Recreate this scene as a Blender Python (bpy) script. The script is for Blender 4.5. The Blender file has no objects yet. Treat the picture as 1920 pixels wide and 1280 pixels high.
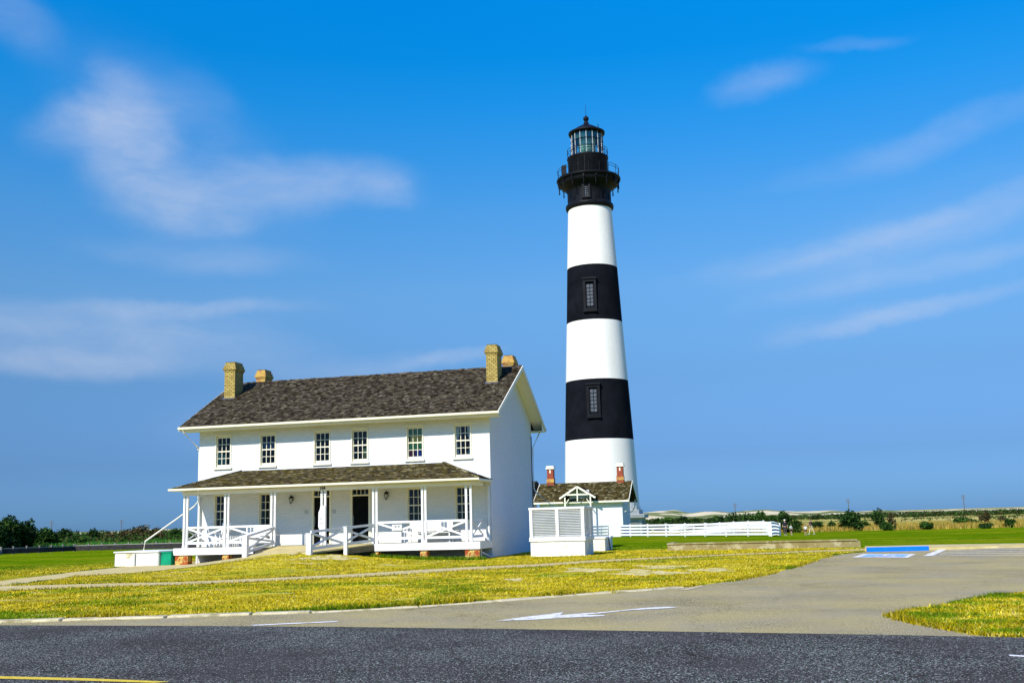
import bpy, bmesh, math, random
import numpy as np
from mathutils import Vector, Matrix
R_ = math.radians
random.seed(7); RNG = np.random.default_rng(11)
SC = bpy.context.scene
COL = SC.collection

# ------------------------------------------------------------------ camera
F_PX = 1937.34
CAM = np.array([12.5488, -47.1296, 1.65])
yaw, pitch, roll = R_(13.5286), R_(9.8271), R_(-1.582)
FW = np.array([-math.sin(yaw)*math.cos(pitch), math.cos(yaw)*math.cos(pitch), math.sin(pitch)])
r0 = np.array([math.cos(yaw), math.sin(yaw), 0.]); u0 = np.cross(r0, FW)
RT = r0*math.cos(roll)+u0*math.sin(roll); UP = -r0*math.sin(roll)+u0*math.cos(roll)
cd = bpy.data.cameras.new('camera'); cam = bpy.data.objects.new('camera', cd); COL.objects.link(cam)
M = Matrix.Identity(4)
for i in range(3):
    M[i][0] = RT[i]; M[i][1] = UP[i]; M[i][2] = -FW[i]; M[i][3] = CAM[i]
cam.matrix_world = M
cd.sensor_width = 36; cd.lens = 36*F_PX/1920; cd.clip_start = .1; cd.clip_end = 20000
SC.camera = cam
SC.render.resolution_x = 1024; SC.render.resolution_y = 682

# ------------------------------------------------------------------ light
SUN_AZ, SUN_EL = R_(18), R_(39.5)          # azimuth left of the house front's normal
sd = Vector((-math.sin(SUN_AZ)*math.cos(SUN_EL), -math.cos(SUN_AZ)*math.cos(SUN_EL), math.sin(SUN_EL)))
sl = bpy.data.lights.new('sun', 'SUN'); sl.energy = 4.9; sl.angle = R_(.53); sl.color = (1, .94, .82)
so = bpy.data.objects.new('sun', sl); COL.objects.link(so)
so.rotation_euler = sd.to_track_quat('Z', 'Y').to_euler()
so.location = (-20, -60, 60)
SC.view_settings.view_transform = 'Standard'; SC.view_settings.look = 'None'
SC.view_settings.exposure = 0.25; SC.view_settings.gamma = 1
SC.view_settings.use_curve_mapping = False

def node(nt, typ, **kw):
    n = nt.nodes.new(typ)
    for k, v in kw.items():
        if k.startswith('i_'):
            key = k[2:]; key = int(key) if key.isdigit() else key.replace('_', ' ')
            n.inputs[key].default_value = v
        else: setattr(n, k, v)
    return n

def pix_dir(px, py):
    return FW+RT*(px-960)/F_PX-UP*(py-640)/F_PX

def azel(px, py):
    d = pix_dir(px, py); d = d/np.linalg.norm(d)
    return math.atan2(d[0], d[1]), math.asin(d[2])

W = bpy.data.worlds.new('World'); SC.world = W; W.use_nodes = True
nt = W.node_tree; nt.nodes.clear(); L = nt.links.new
out = node(nt, 'ShaderNodeOutputWorld'); bg = node(nt, 'ShaderNodeBackground'); bg.inputs[1].default_value = .12
L(bg.outputs[0], out.inputs[0])
sky = node(nt, 'ShaderNodeTexSky', sky_type='NISHITA', sun_disc=False, sun_elevation=SUN_EL,
           air_density=1.0, dust_density=.6, ozone_density=1.6)
# sun_rotation is measured clockwise from +Y when seen from above
sky.sun_rotation = math.atan2(sd.x, sd.y)
tc = node(nt, 'ShaderNodeTexCoord')
sep = node(nt, 'ShaderNodeSeparateXYZ'); L(tc.outputs['Generated'], sep.inputs[0])
ramp = node(nt, 'ShaderNodeValToRGB'); L(sep.outputs[2], ramp.inputs[0])
cr = ramp.color_ramp; cr.interpolation = 'LINEAR'
SKYR = [(0., (.19, .43, 1.02)), (.018, (.176, .39, .93)), (.058, (.183, .347, .725)), (.133, (.276, .471, .74)), (.217, (.392, .699, .957)), (.291, (.293, .79, 1.151)), (.339, (.164, .821, 1.29)), (.385, (.063, .86, 1.42)), (.425, (.013, .872, 1.506)), (.47, (.005, .93, 1.65)), (.56, (.15, .64, 2.1)), (1., (.20, .62, 2.0))]
while len(cr.elements) < len(SKYR): cr.elements.new(.5)
for e, (p, c) in zip(cr.elements, SKYR): e.position = p; e.color = (*c, 1)
mul = node(nt, 'ShaderNodeMix', data_type='RGBA', blend_type='MULTIPLY'); mul.inputs[0].default_value = 1
L(sky.outputs[0], mul.inputs[6]); L(ramp.outputs[0], mul.inputs[7])
# wispy clouds, placed by compass direction and elevation
az = node(nt, 'ShaderNodeMath', operation='ARCTAN2'); L(sep.outputs[0], az.inputs[0]); L(sep.outputs[1], az.inputs[1])
el = node(nt, 'ShaderNodeMath', operation='ARCSINE'); L(sep.outputs[2], el.inputs[0])
ae = node(nt, 'ShaderNodeCombineXYZ'); L(az.outputs[0], ae.inputs[0]); L(el.outputs[0], ae.inputs[1])
nz = node(nt, 'ShaderNodeTexNoise', i_Scale=9.0, i_Detail=5.0, i_Roughness=.6); L(ae.outputs[0], nz.inputs['Vector'])
nsub = node(nt, 'ShaderNodeVectorMath', operation='SUBTRACT'); nsub.inputs[1].default_value = (.5, .5, .5); L(nz.outputs['Color'], nsub.inputs[0])
nmul = node(nt, 'ShaderNodeVectorMath', operation='MULTIPLY'); nmul.inputs[1].default_value = (.05, .03, 0); L(nsub.outputs[0], nmul.inputs[0])
dist_ = node(nt, 'ShaderNodeVectorMath', operation='ADD'); L(ae.outputs[0], dist_.inputs[0]); L(nmul.outputs[0], dist_.inputs[1])
CLOUDS = [  # px, py (as a direction), radius along, radius across, rotation deg (image, clockwise+), strength
    (160, 222, 120, 62, -22, .42), (235, 235, 105, 105, 30, .36), (265, 320, 140, 105, 40, .40), (360, 385, 140, 60, 12, .34), (420, 420, 70, 26, 0, .16),
    (480, 350, 190, 66, 0, .32), (640, 338, 170, 52, 6, .30), (720, 362, 80, 34, 10, .20), (25, 25, 110, 60, 35, .16), (215, 140, 60, 40, 30, .12), (380, 190, 110, 60, 20, .07),
    (350, 577, 250, 20, -1, .34), (300, 585, 330, 44, 0, .06),
(90, 678, 280, 32, 2, .36), (260, 640, 380, 60, 5, .24), (380, 480, 240, 36, 3, .18), (150, 620, 330, 60, 0, .12), (330, 260, 300, 140, 30, .12),
    (1430, 158, 110, 36, -4, .22), (1600, 85, 120, 14, 3, .10), (1800, 415, 300, 40, -12, .18), (1650, 440, 300, 22, -12, .14), (1540, 470, 300, 30, -6, .16), (1720, 505, 320, 24, -5, .18), (1700, 450, 380, 90, -10, .08),
    (1700, 585, 270, 22, -7, .27), (1600, 600, 190, 26, -4, .15), (1780, 250, 240, 36, -12, .16), (1600, 300, 200, 30, -8, .08), (850, 672, 120, 16, -4, .30), (660, 690, 210, 32, -3, .18), (600, 790, 340, 70, 0, .10)]
acc = None
for (px, py, ra, rb, rot, s) in CLOUDS:
    a, e = azel(px, py)
    m = node(nt, 'ShaderNodeMapping', vector_type='TEXTURE')
    m.inputs['Location'].default_value = (a, e, 0); m.inputs['Rotation'].default_value = (0, 0, R_(-rot)+R_(1.58))
    m.inputs['Scale'].default_value = (ra/F_PX, rb/F_PX, 1)
    L(dist_.outputs[0], m.inputs['Vector'])
    ln = node(nt, 'ShaderNodeVectorMath', operation='LENGTH'); L(m.outputs[0], ln.inputs[0])
    mr = node(nt, 'ShaderNodeMapRange', interpolation_type='SMOOTHERSTEP'); L(ln.outputs['Value'], mr.inputs[0])
    mr.inputs[1].default_value = 0.05; mr.inputs[2].default_value = 1.25; mr.inputs[3].default_value = s; mr.inputs[4].default_value = 0
    if acc is None: acc = mr.outputs[0]
    else:
        mx = node(nt, 'ShaderNodeMath', operation='ADD'); L(acc, mx.inputs[0]); L(mr.outputs[0], mx.inputs[1]); acc = mx.outputs[0]
st = node(nt, 'ShaderNodeMapping'); st.inputs['Rotation'].default_value = (0, 0, R_(25)); st.inputs['Scale'].default_value = (1, 2.6, 1); L(ae.outputs[0], st.inputs['Vector'])
n2 = node(nt, 'ShaderNodeTexNoise', i_Scale=12.0, i_Detail=9.0, i_Roughness=.6, i_Distortion=.3); L(st.outputs[0], n2.inputs['Vector'])
m2 = node(nt, 'ShaderNodeMapRange'); L(n2.outputs[0], m2.inputs[0]); m2.inputs[1].default_value = .34; m2.inputs[2].default_value = .64; m2.inputs[3].default_value = .60; m2.inputs[4].default_value = 1.15
ex0 = node(nt, 'ShaderNodeMath', operation='MULTIPLY'); ex0.inputs[1].default_value = -1.7; L(acc, ex0.inputs[0]); ex1 = node(nt, 'ShaderNodeMath', operation='EXPONENT'); L(ex0.outputs[0], ex1.inputs[0]); ex2 = node(nt, 'ShaderNodeMath', operation='MULTIPLY_ADD'); ex2.inputs[1].default_value = -.56; ex2.inputs[2].default_value = .56; L(ex1.outputs[0], ex2.inputs[0])
cm = node(nt, 'ShaderNodeMath', operation='MULTIPLY', use_clamp=True); L(ex2.outputs[0], cm.inputs[0]); L(m2.outputs[0], cm.inputs[1])
cmn = node(nt, 'ShaderNodeMath', operation='MINIMUM'); cmn.inputs[1].default_value = .62; L(cm.outputs[0], cmn.inputs[0])
cmix = node(nt, 'ShaderNodeMix', data_type='RGBA'); L(cmn.outputs[0], cmix.inputs[0]); L(mul.outputs[2], cmix.inputs[6]); cmix.inputs[7].default_value = (4.8, 5.1, 5.9, 1)
L(cmix.outputs[2], bg.inputs[0])
SC.cycles.use_denoising = True if hasattr(SC, 'cycles') else False

# ------------------------------------------------------------------ terrain height
def ss(x, a, b):
    t = np.clip((x-a)/(b-a), 0, 1); return t*t*(3-2*t)

def H(x, y):
    x = np.asarray(x, float); y = np.asarray(y, float)
    g = np.maximum(0, .55*np.exp(-((x+7.5)**2+(y+5.6)**2)/(2*2.9**2))-.02)
    d = np.hypot(x-CAM[0], y-CAM[1])
    side = ss(x, 12.4, 14.2)
    left = ss(-x, 18, 26)*26.
    drop = (1-side)*ss(d-left, 96, 126)+side*ss(d, 66, 120)
    return g-.9*drop

def gp(px, py):
    d = pix_dir(px, py); d = d/np.linalg.norm(d); t = 5.; 
    for k in range(4000):
        p = CAM+d*t; e = p[2]-float(H(p[0], p[1]))
        if e < .002: break
        t += max(.01, e*2.0)
        if t > 3000: break
    return Vector((p[0], p[1], float(H(p[0], p[1]))))

def at_dist(px, dist, z=None):
    """point on the terrain in the compass direction of column px, at a horizontal distance"""
    d = pix_dir(px, 970); h = d[:2]/np.linalg.norm(d[:2]); p = CAM[:2]+h*dist
    return Vector((p[0], p[1], float(H(p[0], p[1])) if z is None else z))

# ------------------------------------------------------------------ materials
MATS = {}
def mat(name, c1, c2=None, scale=3., rough=.7, bump=0., bscale=None, detail=6., attr=False, lo=.35, hi=.65, spec=.2, metal=0., stretch=None, c3=None, s3=.5, t3=(.55, .7)):
    if name in MATS: return MATS[name]
    m = bpy.data.materials.new(name); m.use_nodes = True; t = m.node_tree; l = t.links.new
    b = t.nodes['Principled BSDF']; b.inputs['Roughness'].default_value = rough; b.inputs['Metallic'].default_value = metal
    b.inputs['Specular IOR Level'].default_value = spec
    c = node(t, 'ShaderNodeTexCoord'); vec = c.outputs['Object']
    if stretch:
        mp = node(t, 'ShaderNodeMapping'); mp.inputs['Scale'].default_value = stretch; l(vec, mp.inputs[0]); vec = mp.outputs[0]
    col = None
    if c2 is not None:
        n = node(t, 'ShaderNodeTexNoise', i_Scale=scale, i_Detail=detail, i_Roughness=.62); l(vec, n.inputs['Vector'])
        mr = node(t, 'ShaderNodeMapRange'); l(n.outputs[0], mr.inputs[0]); mr.inputs[1].default_value = lo; mr.inputs[2].default_value = hi
        mx = node(t, 'ShaderNodeMix', data_type='RGBA'); l(mr.outputs[0], mx.inputs[0]); mx.inputs[6].default_value = (*c1, 1); mx.inputs[7].default_value = (*c2, 1)
        col = mx.outputs[2]
    if c3 is not None:
        n = node(t, 'ShaderNodeTexNoise', i_Scale=s3, i_Detail=4., i_Roughness=.6); l(vec, n.inputs['Vector'])
        mr = node(t, 'ShaderNodeMapRange'); l(n.outputs[0], mr.inputs[0]); mr.inputs[1].default_value = t3[0]; mr.inputs[2].default_value = t3[1]
        mx = node(t, 'ShaderNodeMix', data_type='RGBA'); l(mr.outputs[0], mx.inputs[0]); l(col, mx.inputs[6]); mx.inputs[7].default_value = (*c3, 1)
        col = mx.outputs[2]
    if attr:
        a = node(t, 'ShaderNodeAttribute', attribute_name='Col')
        if col is None: col = a.outputs[0]
        else:
            mm = node(t, 'ShaderNodeMix', data_type='RGBA', blend_type='MULTIPLY'); mm.inputs[0].default_value = 1; l(col, mm.inputs[6]); l(a.outputs[0], mm.inputs[7]); col = mm.outputs[2]
    if col is None: b.inputs['Base Color'].default_value = (*c1, 1)
    else: l(col, b.inputs['Base Color'])
    if bump:
        n = node(t, 'ShaderNodeTexNoise', i_Scale=bscale or scale*4, i_Detail=5.); l(vec, n.inputs['Vector'])
        bp = node(t, 'ShaderNodeBump', i_Strength=min(1., bump), i_Distance=.02); l(n.outputs[0], bp.inputs['Height']); l(bp.outputs[0], b.inputs['Normal'])
    MATS[name] = m; return m

def brick_mat(name, c1, c2, mortar, bump=.5, stain=None, white=False):
    m = bpy.data.materials.new(name); m.use_nodes = True; t = m.node_tree; l = t.links.new
    b = t.nodes['Principled BSDF']; b.inputs['Roughness'].default_value = .85; b.inputs['Specular IOR Level'].default_value = .2
    c = node(t, 'ShaderNodeTexCoord'); g = node(t, 'ShaderNodeNewGeometry')
    s = node(t, 'ShaderNodeSeparateXYZ'); l(c.outputs['Object'], s.inputs[0])
    gs = node(t, 'ShaderNodeSeparateXYZ'); l(g.outputs['True Normal'], gs.inputs[0])
    ab = node(t, 'ShaderNodeMath', operation='ABSOLUTE'); l(gs.outputs[0], ab.inputs[0])
    gt = node(t, 'ShaderNodeMath', operation='GREATER_THAN'); l(ab.outputs[0], gt.inputs[0]); gt.inputs[1].default_value = .6
    mx = node(t, 'ShaderNodeMix', data_type='FLOAT'); l(gt.outputs[0], mx.inputs[0]); l(s.outputs[0], mx.inputs[2]); l(s.outputs[1], mx.inputs[3])
    cb = node(t, 'ShaderNodeCombineXYZ'); l(mx.outputs[0], cb.inputs[0]); l(s.outputs[2], cb.inputs[1])
    br = node(t, 'ShaderNodeTexBrick', i_Scale=1.0, i_Mortar_Size=(.008 if white or 'white' in name else .014), i_Brick_Width=.22, i_Row_Height=(.075 if 'white' in name else .10), i_Bias=0.)
    br.inputs['Color1'].default_value = (*c1, 1); br.inputs['Color2'].default_value = (*c2, 1); br.inputs['Mortar'].default_value = (*mortar, 1)
    l(cb.outputs[0], br.inputs['Vector'])
    col = br.outputs['Color']
    n = node(t, 'ShaderNodeTexNoise', i_Scale=3.5, i_Detail=6., i_Roughness=.65); l(c.outputs['Object'], n.inputs['Vector'])
    if stain:
        mr = node(t, 'ShaderNodeMapRange'); l(n.outputs[0], mr.inputs[0]); mr.inputs[1].default_value = .46; mr.inputs[2].default_value = .52
        m3 = node(t, 'ShaderNodeMix', data_type='RGBA'); l(mr.outputs[0], m3.inputs[0]); l(col, m3.inputs[6]); m3.inputs[7].default_value = (*stain, 1); col = m3.outputs[2]
    l(col, b.inputs['Base Color'])
    bp = node(t, 'ShaderNodeBump', i_Strength=bump, i_Distance=.01); l(br.outputs['Fac'], bp.inputs['Height']); bp.invert = True
    n5 = node(t, 'ShaderNodeTexNoise', i_Scale=9., i_Detail=4.); l(c.outputs['Object'], n5.inputs['Vector'])
    b2 = node(t, 'ShaderNodeBump', i_Strength=.35, i_Distance=.02); l(n5.outputs[0], b2.inputs['Height']); l(bp.outputs[0], b2.inputs['Normal'])
    l(b2.outputs[0], b.inputs['Normal'])
    return m

def glass_mat(name='window_glass', tint=(.85, .9, .88), gl=.0):
    m = bpy.data.materials.new(name); m.use_nodes = True; t = m.node_tree; l = t.links.new; t.nodes.clear()
    o = node(t, 'ShaderNodeOutputMaterial'); tr = node(t, 'ShaderNodeBsdfTransparent'); tr.inputs[0].default_value = (*tint, 1)
    g = node(t, 'ShaderNodeBsdfGlossy', i_Roughness=.03); g.inputs[0].default_value = (.55, .6, .65, 1)
    lw = node(t, 'ShaderNodeFresnel', i_IOR=1.5); ad = node(t, 'ShaderNodeMath', operation='ADD', use_clamp=True); l(lw.outputs[0], ad.inputs[0]); ad.inputs[1].default_value = gl
    mx = node(t, 'ShaderNodeMixShader'); l(ad.outputs[0], mx.inputs[0]); l(tr.outputs[0], mx.inputs[1]); l(g.outputs[0], mx.inputs[2]); l(mx.outputs[0], o.inputs[0])
    return m

WHITE = mat('white_paint', (.80, .80, .77), (.72, .72, .68), 1.3, .6, .25, 14)
WALLW = brick_mat('white_painted_brick', (.78, .78, .75), (.71, .72, .70), (.69, .70, .68), .7)
GREYW = mat('weathered_white_wood', (.74, .75, .73), (.58, .60, .58), 3., .65, .3, 30)
TRIM = mat('white_trim_paint', (.85, .81, .62), (.79, .75, .56), 4., .45, .1, 20)
YBRICK = brick_mat('yellow_brick', (.56, .42, .11), (.36, .25, .06), (.14, .11, .04), .9, None)
YRBRICK = brick_mat('yellow_brick_with_red_patches', (.72, .52, .12), (.60, .38, .08), (.35, .27, .12), .6, (.36, .075, .02))
ORBRICK = brick_mat('orange_brick', (.50, .20, .05), (.42, .13, .03), (.40, .26, .12), .6, (.55, .36, .08))
REDB = brick_mat('dark_red_brick', (.33, .05, .02), (.24, .03, .015), (.30, .12, .06), .5)
SHING = mat('weathered_shingle', (.90, .86, .74), (.50, .47, .40), 5., .95, .5, 40, attr=True, lo=.3, hi=.75, spec=.03)
BLACK = mat('black_paint', (.005, .0055, .007), (.010, .011, .014), 1.2, .5, .2, 8, spec=.10)
BLACKS = mat('black_stucco_band', (.0045, .005, .007), (.009, .010, .0135), .5, .85, .3, 6, spec=.04)
WHITES = mat('white_stucco_band', (.86, .83, .74), (.78, .75, .65), .45, .7, .5, 9, c3=(.62, .55, .38), s3=.8, t3=(.66, .80), stretch=(1, 1, .25))
DARKIN = mat('dark_interior', (.05, .05, .045), (.03, .03, .03), 2., .9)
GLASS = glass_mat()
GLASSL = glass_mat('lantern_glass', (.86, .95, .92), .08)
CONC = mat('pale_concrete', (.60, .50, .22), (.49, .40, .17), 2.2, .95, .4, 50, c3=(.40, .34, .17), s3=1.1, t3=(.52, .75), spec=0.)
GRAN = mat('pale_granite', (.50, .50, .44), (.38, .40, .36), 3., .8, .4, 20)
DOORM = mat('black_green_door_paint', (.003, .004, .004), (.006, .007, .006), 3., .5, spec=.05)
GREEN = mat('green_shade_tint', (.0, .30, .14), (.0, .22, .11), 4., .6, .3, 30)  # green stands in for the shaded side of the cistern
METAL = mat('galvanised_metal', (.35, .36, .37), (.28, .29, .30), 6., .4, metal=.8)

# ------------------------------------------------------------------ mesh helpers
ORI = {}
def tag(o, label=None, cat=None, group=None, kind=None):
    if label: o['label'] = label
    if cat: o['category'] = cat
    if group: o['group'] = group
    if kind: o['kind'] = kind
    return o

def thing(name, loc, label, cat, group=None):
    o = bpy.data.objects.new(name, None); COL.objects.link(o); o.location = loc; o.empty_display_size = .3
    ORI[o.name] = Vector(loc); return tag(o, label, cat, group)

class MB:
    def __init__(s): s.v = []; s.f = []; s.c = []; s.hascol = False
    def face(s, pts, col=None):
        n = len(s.v); s.v += [tuple(p) for p in pts]; s.f.append(tuple(range(n, n+len(pts)))); s.c.append(col or (1, 1, 1)); s.hascol |= col is not None
    def poly(s, v, f, col=None):
        n = len(s.v); s.v += [tuple(p) for p in v]
        for q in f: s.f.append(tuple(i+n for i in q)); s.c.append(col or (1, 1, 1))
        s.hascol |= col is not None
        return s
    def box(s, x0, x1, y0, y1, z0, z1, col=None):
        v = [(x, y, z) for z in (z0, z1) for y in (y0, y1) for x in (x0, x1)]
        return s.poly(v, [(0, 2, 3, 1), (4, 5, 7, 6), (0, 1, 5, 4), (2, 6, 7, 3), (0, 4, 6, 2), (1, 3, 7, 5)], col)
    def obox(s, c, ax, ay, az, col=None):
        c = Vector(c); ax, ay, az = Vector(ax), Vector(ay), Vector(az)
        v = [c+ax*i+ay*j+az*k for k in (-1, 1) for j in (-1, 1) for i in (-1, 1)]
        return s.poly(v, [(0, 2, 3, 1), (4, 5, 7, 6), (0, 1, 5, 4), (2, 6, 7, 3), (0, 4, 6, 2), (1, 3, 7, 5)], col)
    def bar(s, a, b, w, h, up=(0, 0, 1), col=None):
        """beam from a to b; w = thickness sideways, h = height along up"""
        a, b, up = Vector(a), Vector(b), Vector(up); d = b-a; l = d.length; d.normalize()
        sd_ = d.cross(up)
        if sd_.length < 1e-4: sd_ = Vector((1, 0, 0))
        sd_.normalize(); u = sd_.cross(d)
        return s.obox((a+b)/2, d*l/2, sd_*w/2, u*h/2, col)
    def tube(s, pts, r, n=8, col=None, r2=None):
        pts = [Vector(p) for p in pts]; base = len(s.v); m = len(pts)
        for i, p in enumerate(pts):
            d = (pts[min(i+1, m-1)]-pts[max(i-1, 0)]).normalized()
            a = d.orthogonal().normalized() if abs(d.z) < .99 else Vector((1, 0, 0))
            b = d.cross(a).normalized(); a = b.cross(d)
            rr = r if r2 is None else r+(r2-r)*i/max(1, m-1)
            for k in range(n):
                t = 2*math.pi*k/n; s.v.append(tuple(p+a*rr*math.cos(t)+b*rr*math.sin(t)))
        for i in range(m-1):
            for k in range(n):
                q = base+i*n; s.f.append((q+k, q+(k+1) % n, q+n+(k+1) % n, q+n+k)); s.c.append(col or (1, 1, 1))
        s.f.append(tuple(base+k for k in reversed(range(n)))); s.c.append(col or (1, 1, 1))
        s.f.append(tuple(base+(m-1)*n+k for k in range(n))); s.c.append(col or (1, 1, 1))
        return s
    def lathe(s, prof, n=48, c=(0, 0), cap=True, ang0=0.):
        """prof = [(r, z)] from bottom to top"""
        base = len(s.v)
        for r, z in prof:
            for k in range(n):
                t = ang0+2*math.pi*k/n; s.v.append((c[0]+r*math.cos(t), c[1]+r*math.sin(t), z))
        for i in range(len(prof)-1):
            for k in range(n):
                q = base+i*n; s.f.append((q+k, q+(k+1) % n, q+n+(k+1) % n, q+n+k)); s.c.append((1, 1, 1))
        if cap:
            s.f.append(tuple(base+k for k in reversed(range(n)))); s.c.append((1, 1, 1))
            s.f.append(tuple(base+(len(prof)-1)*n+k for k in range(n))); s.c.append((1, 1, 1))
        return s
    def build(s, name, m, parent=None, origin=None, smooth=False, bevel=0.):
        po = ORI[parent.name] if parent is not None else Vector((0, 0, 0))
        og = Vector(origin) if origin is not None else (po if parent is not None else Vector((0, 0, 0)))
        me = bpy.data.meshes.new(name); me.from_pydata([(x-og.x, y-og.y, z-og.z) for x, y, z in s.v], [], s.f)
        if s.hascol:
            ca = me.color_attributes.new('Col', 'FLOAT_COLOR', 'CORNER'); arr = np.ones((len(me.loops), 4), np.float32); i = 0
            for f, c in zip(s.f, s.c):
                arr[i:i+len(f), :3] = c; i += len(f)
            ca.data.foreach_set('color', arr.ravel())
        me.materials.append(m); me.validate(); me.update()
        if smooth:
            for p in me.polygons: p.use_smooth = True
        o = bpy.data.objects.new(name, me); COL.objects.link(o); o.location = og-po; ORI[o.name] = og
        if parent is not None: o.parent = parent
        if bevel:
            b = o.modifiers.new('bevel', 'BEVEL'); b.width = bevel; b.segments = 1; b.limit_method = 'ANGLE'
        return o

def big_mesh(name, verts, tris, cols, m, quads=False, vcols=None):
    """numpy mesh; cols per face"""
    me = bpy.data.meshes.new(name); k = tris.shape[1]; nf = len(tris)
    me.vertices.add(len(verts)); me.vertices.foreach_set('co', verts.astype(np.float32).ravel())
    me.loops.add(nf*k); me.loops.foreach_set('vertex_index', tris.astype(np.int32).ravel())
    me.polygons.add(nf); me.polygons.foreach_set('loop_start', np.arange(0, nf*k, k, dtype=np.int32)); me.polygons.foreach_set('loop_total', np.full(nf, k, np.int32))
    if cols is not None:
        ca = me.color_attributes.new('Col', 'FLOAT_COLOR', 'CORNER'); a = np.ones((nf*k, 4), np.float32)
        a[:, :3] = np.repeat(cols, k, axis=0); ca.data.foreach_set('color', a.ravel())
    me.materials.append(m); me.update(calc_edges=True); me.validate()
    o = bpy.data.objects.new(name, me); COL.objects.link(o); ORI[o.name] = Vector((0, 0, 0)); return o

def copy_tree(o, delta=None, parent=None):
    c = o.copy(); COL.objects.link(c); c.parent = parent if parent is not None else o.parent
    if delta is not None: c.location = o.location+Vector(delta)
    ORI[c.name] = ORI[o.name]+Vector(delta or (0, 0, 0))
    for ch in [x for x in COL.objects if x.parent == o]:
        k = ch.copy(); COL.objects.link(k); k.parent = c; ORI[k.name] = ORI[ch.name]+Vector(delta or (0, 0, 0))
        for g in [x for x in COL.objects if x.parent == ch]:
            q = g.copy(); COL.objects.link(q); q.parent = k
    return c

# ------------------------------------------------------------------ ground
def axis_pts(a, b, fine0, fine1, fine, lim):
    out = []; x = fine0
    while x <= fine1: out.append(x); x += fine
    st = fine; y = out[-1]
    while y < b:
        st = fine*1.0 if False else st*1.12
        if y < lim: st = min(st, 2.5)
        y += st; out.append(y)
    st = fine; y = fine0; pre = []
    while y > a:
        st *= 1.12
        if y > -lim: st = min(st, 2.5)
        y -= st; pre.append(y)
    return np.array(pre[::-1]+out)
xs = axis_pts(-6000, 6000, -20, 24, .5, 110); ys = axis_pts(-400, 9000, -22, 12, .5, 160)
X, Y = np.meshgrid(xs, ys); Z = H(X, Y)
V = np.stack([X.ravel(), Y.ravel(), Z.ravel()], 1); nx, ny = len(xs), len(ys)
I = (np.arange(ny-1)[:, None]*nx+np.arange(nx-1)[None, :]).ravel()
Q = np.stack([I, I+1, I+1+nx, I+nx], 1)

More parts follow.
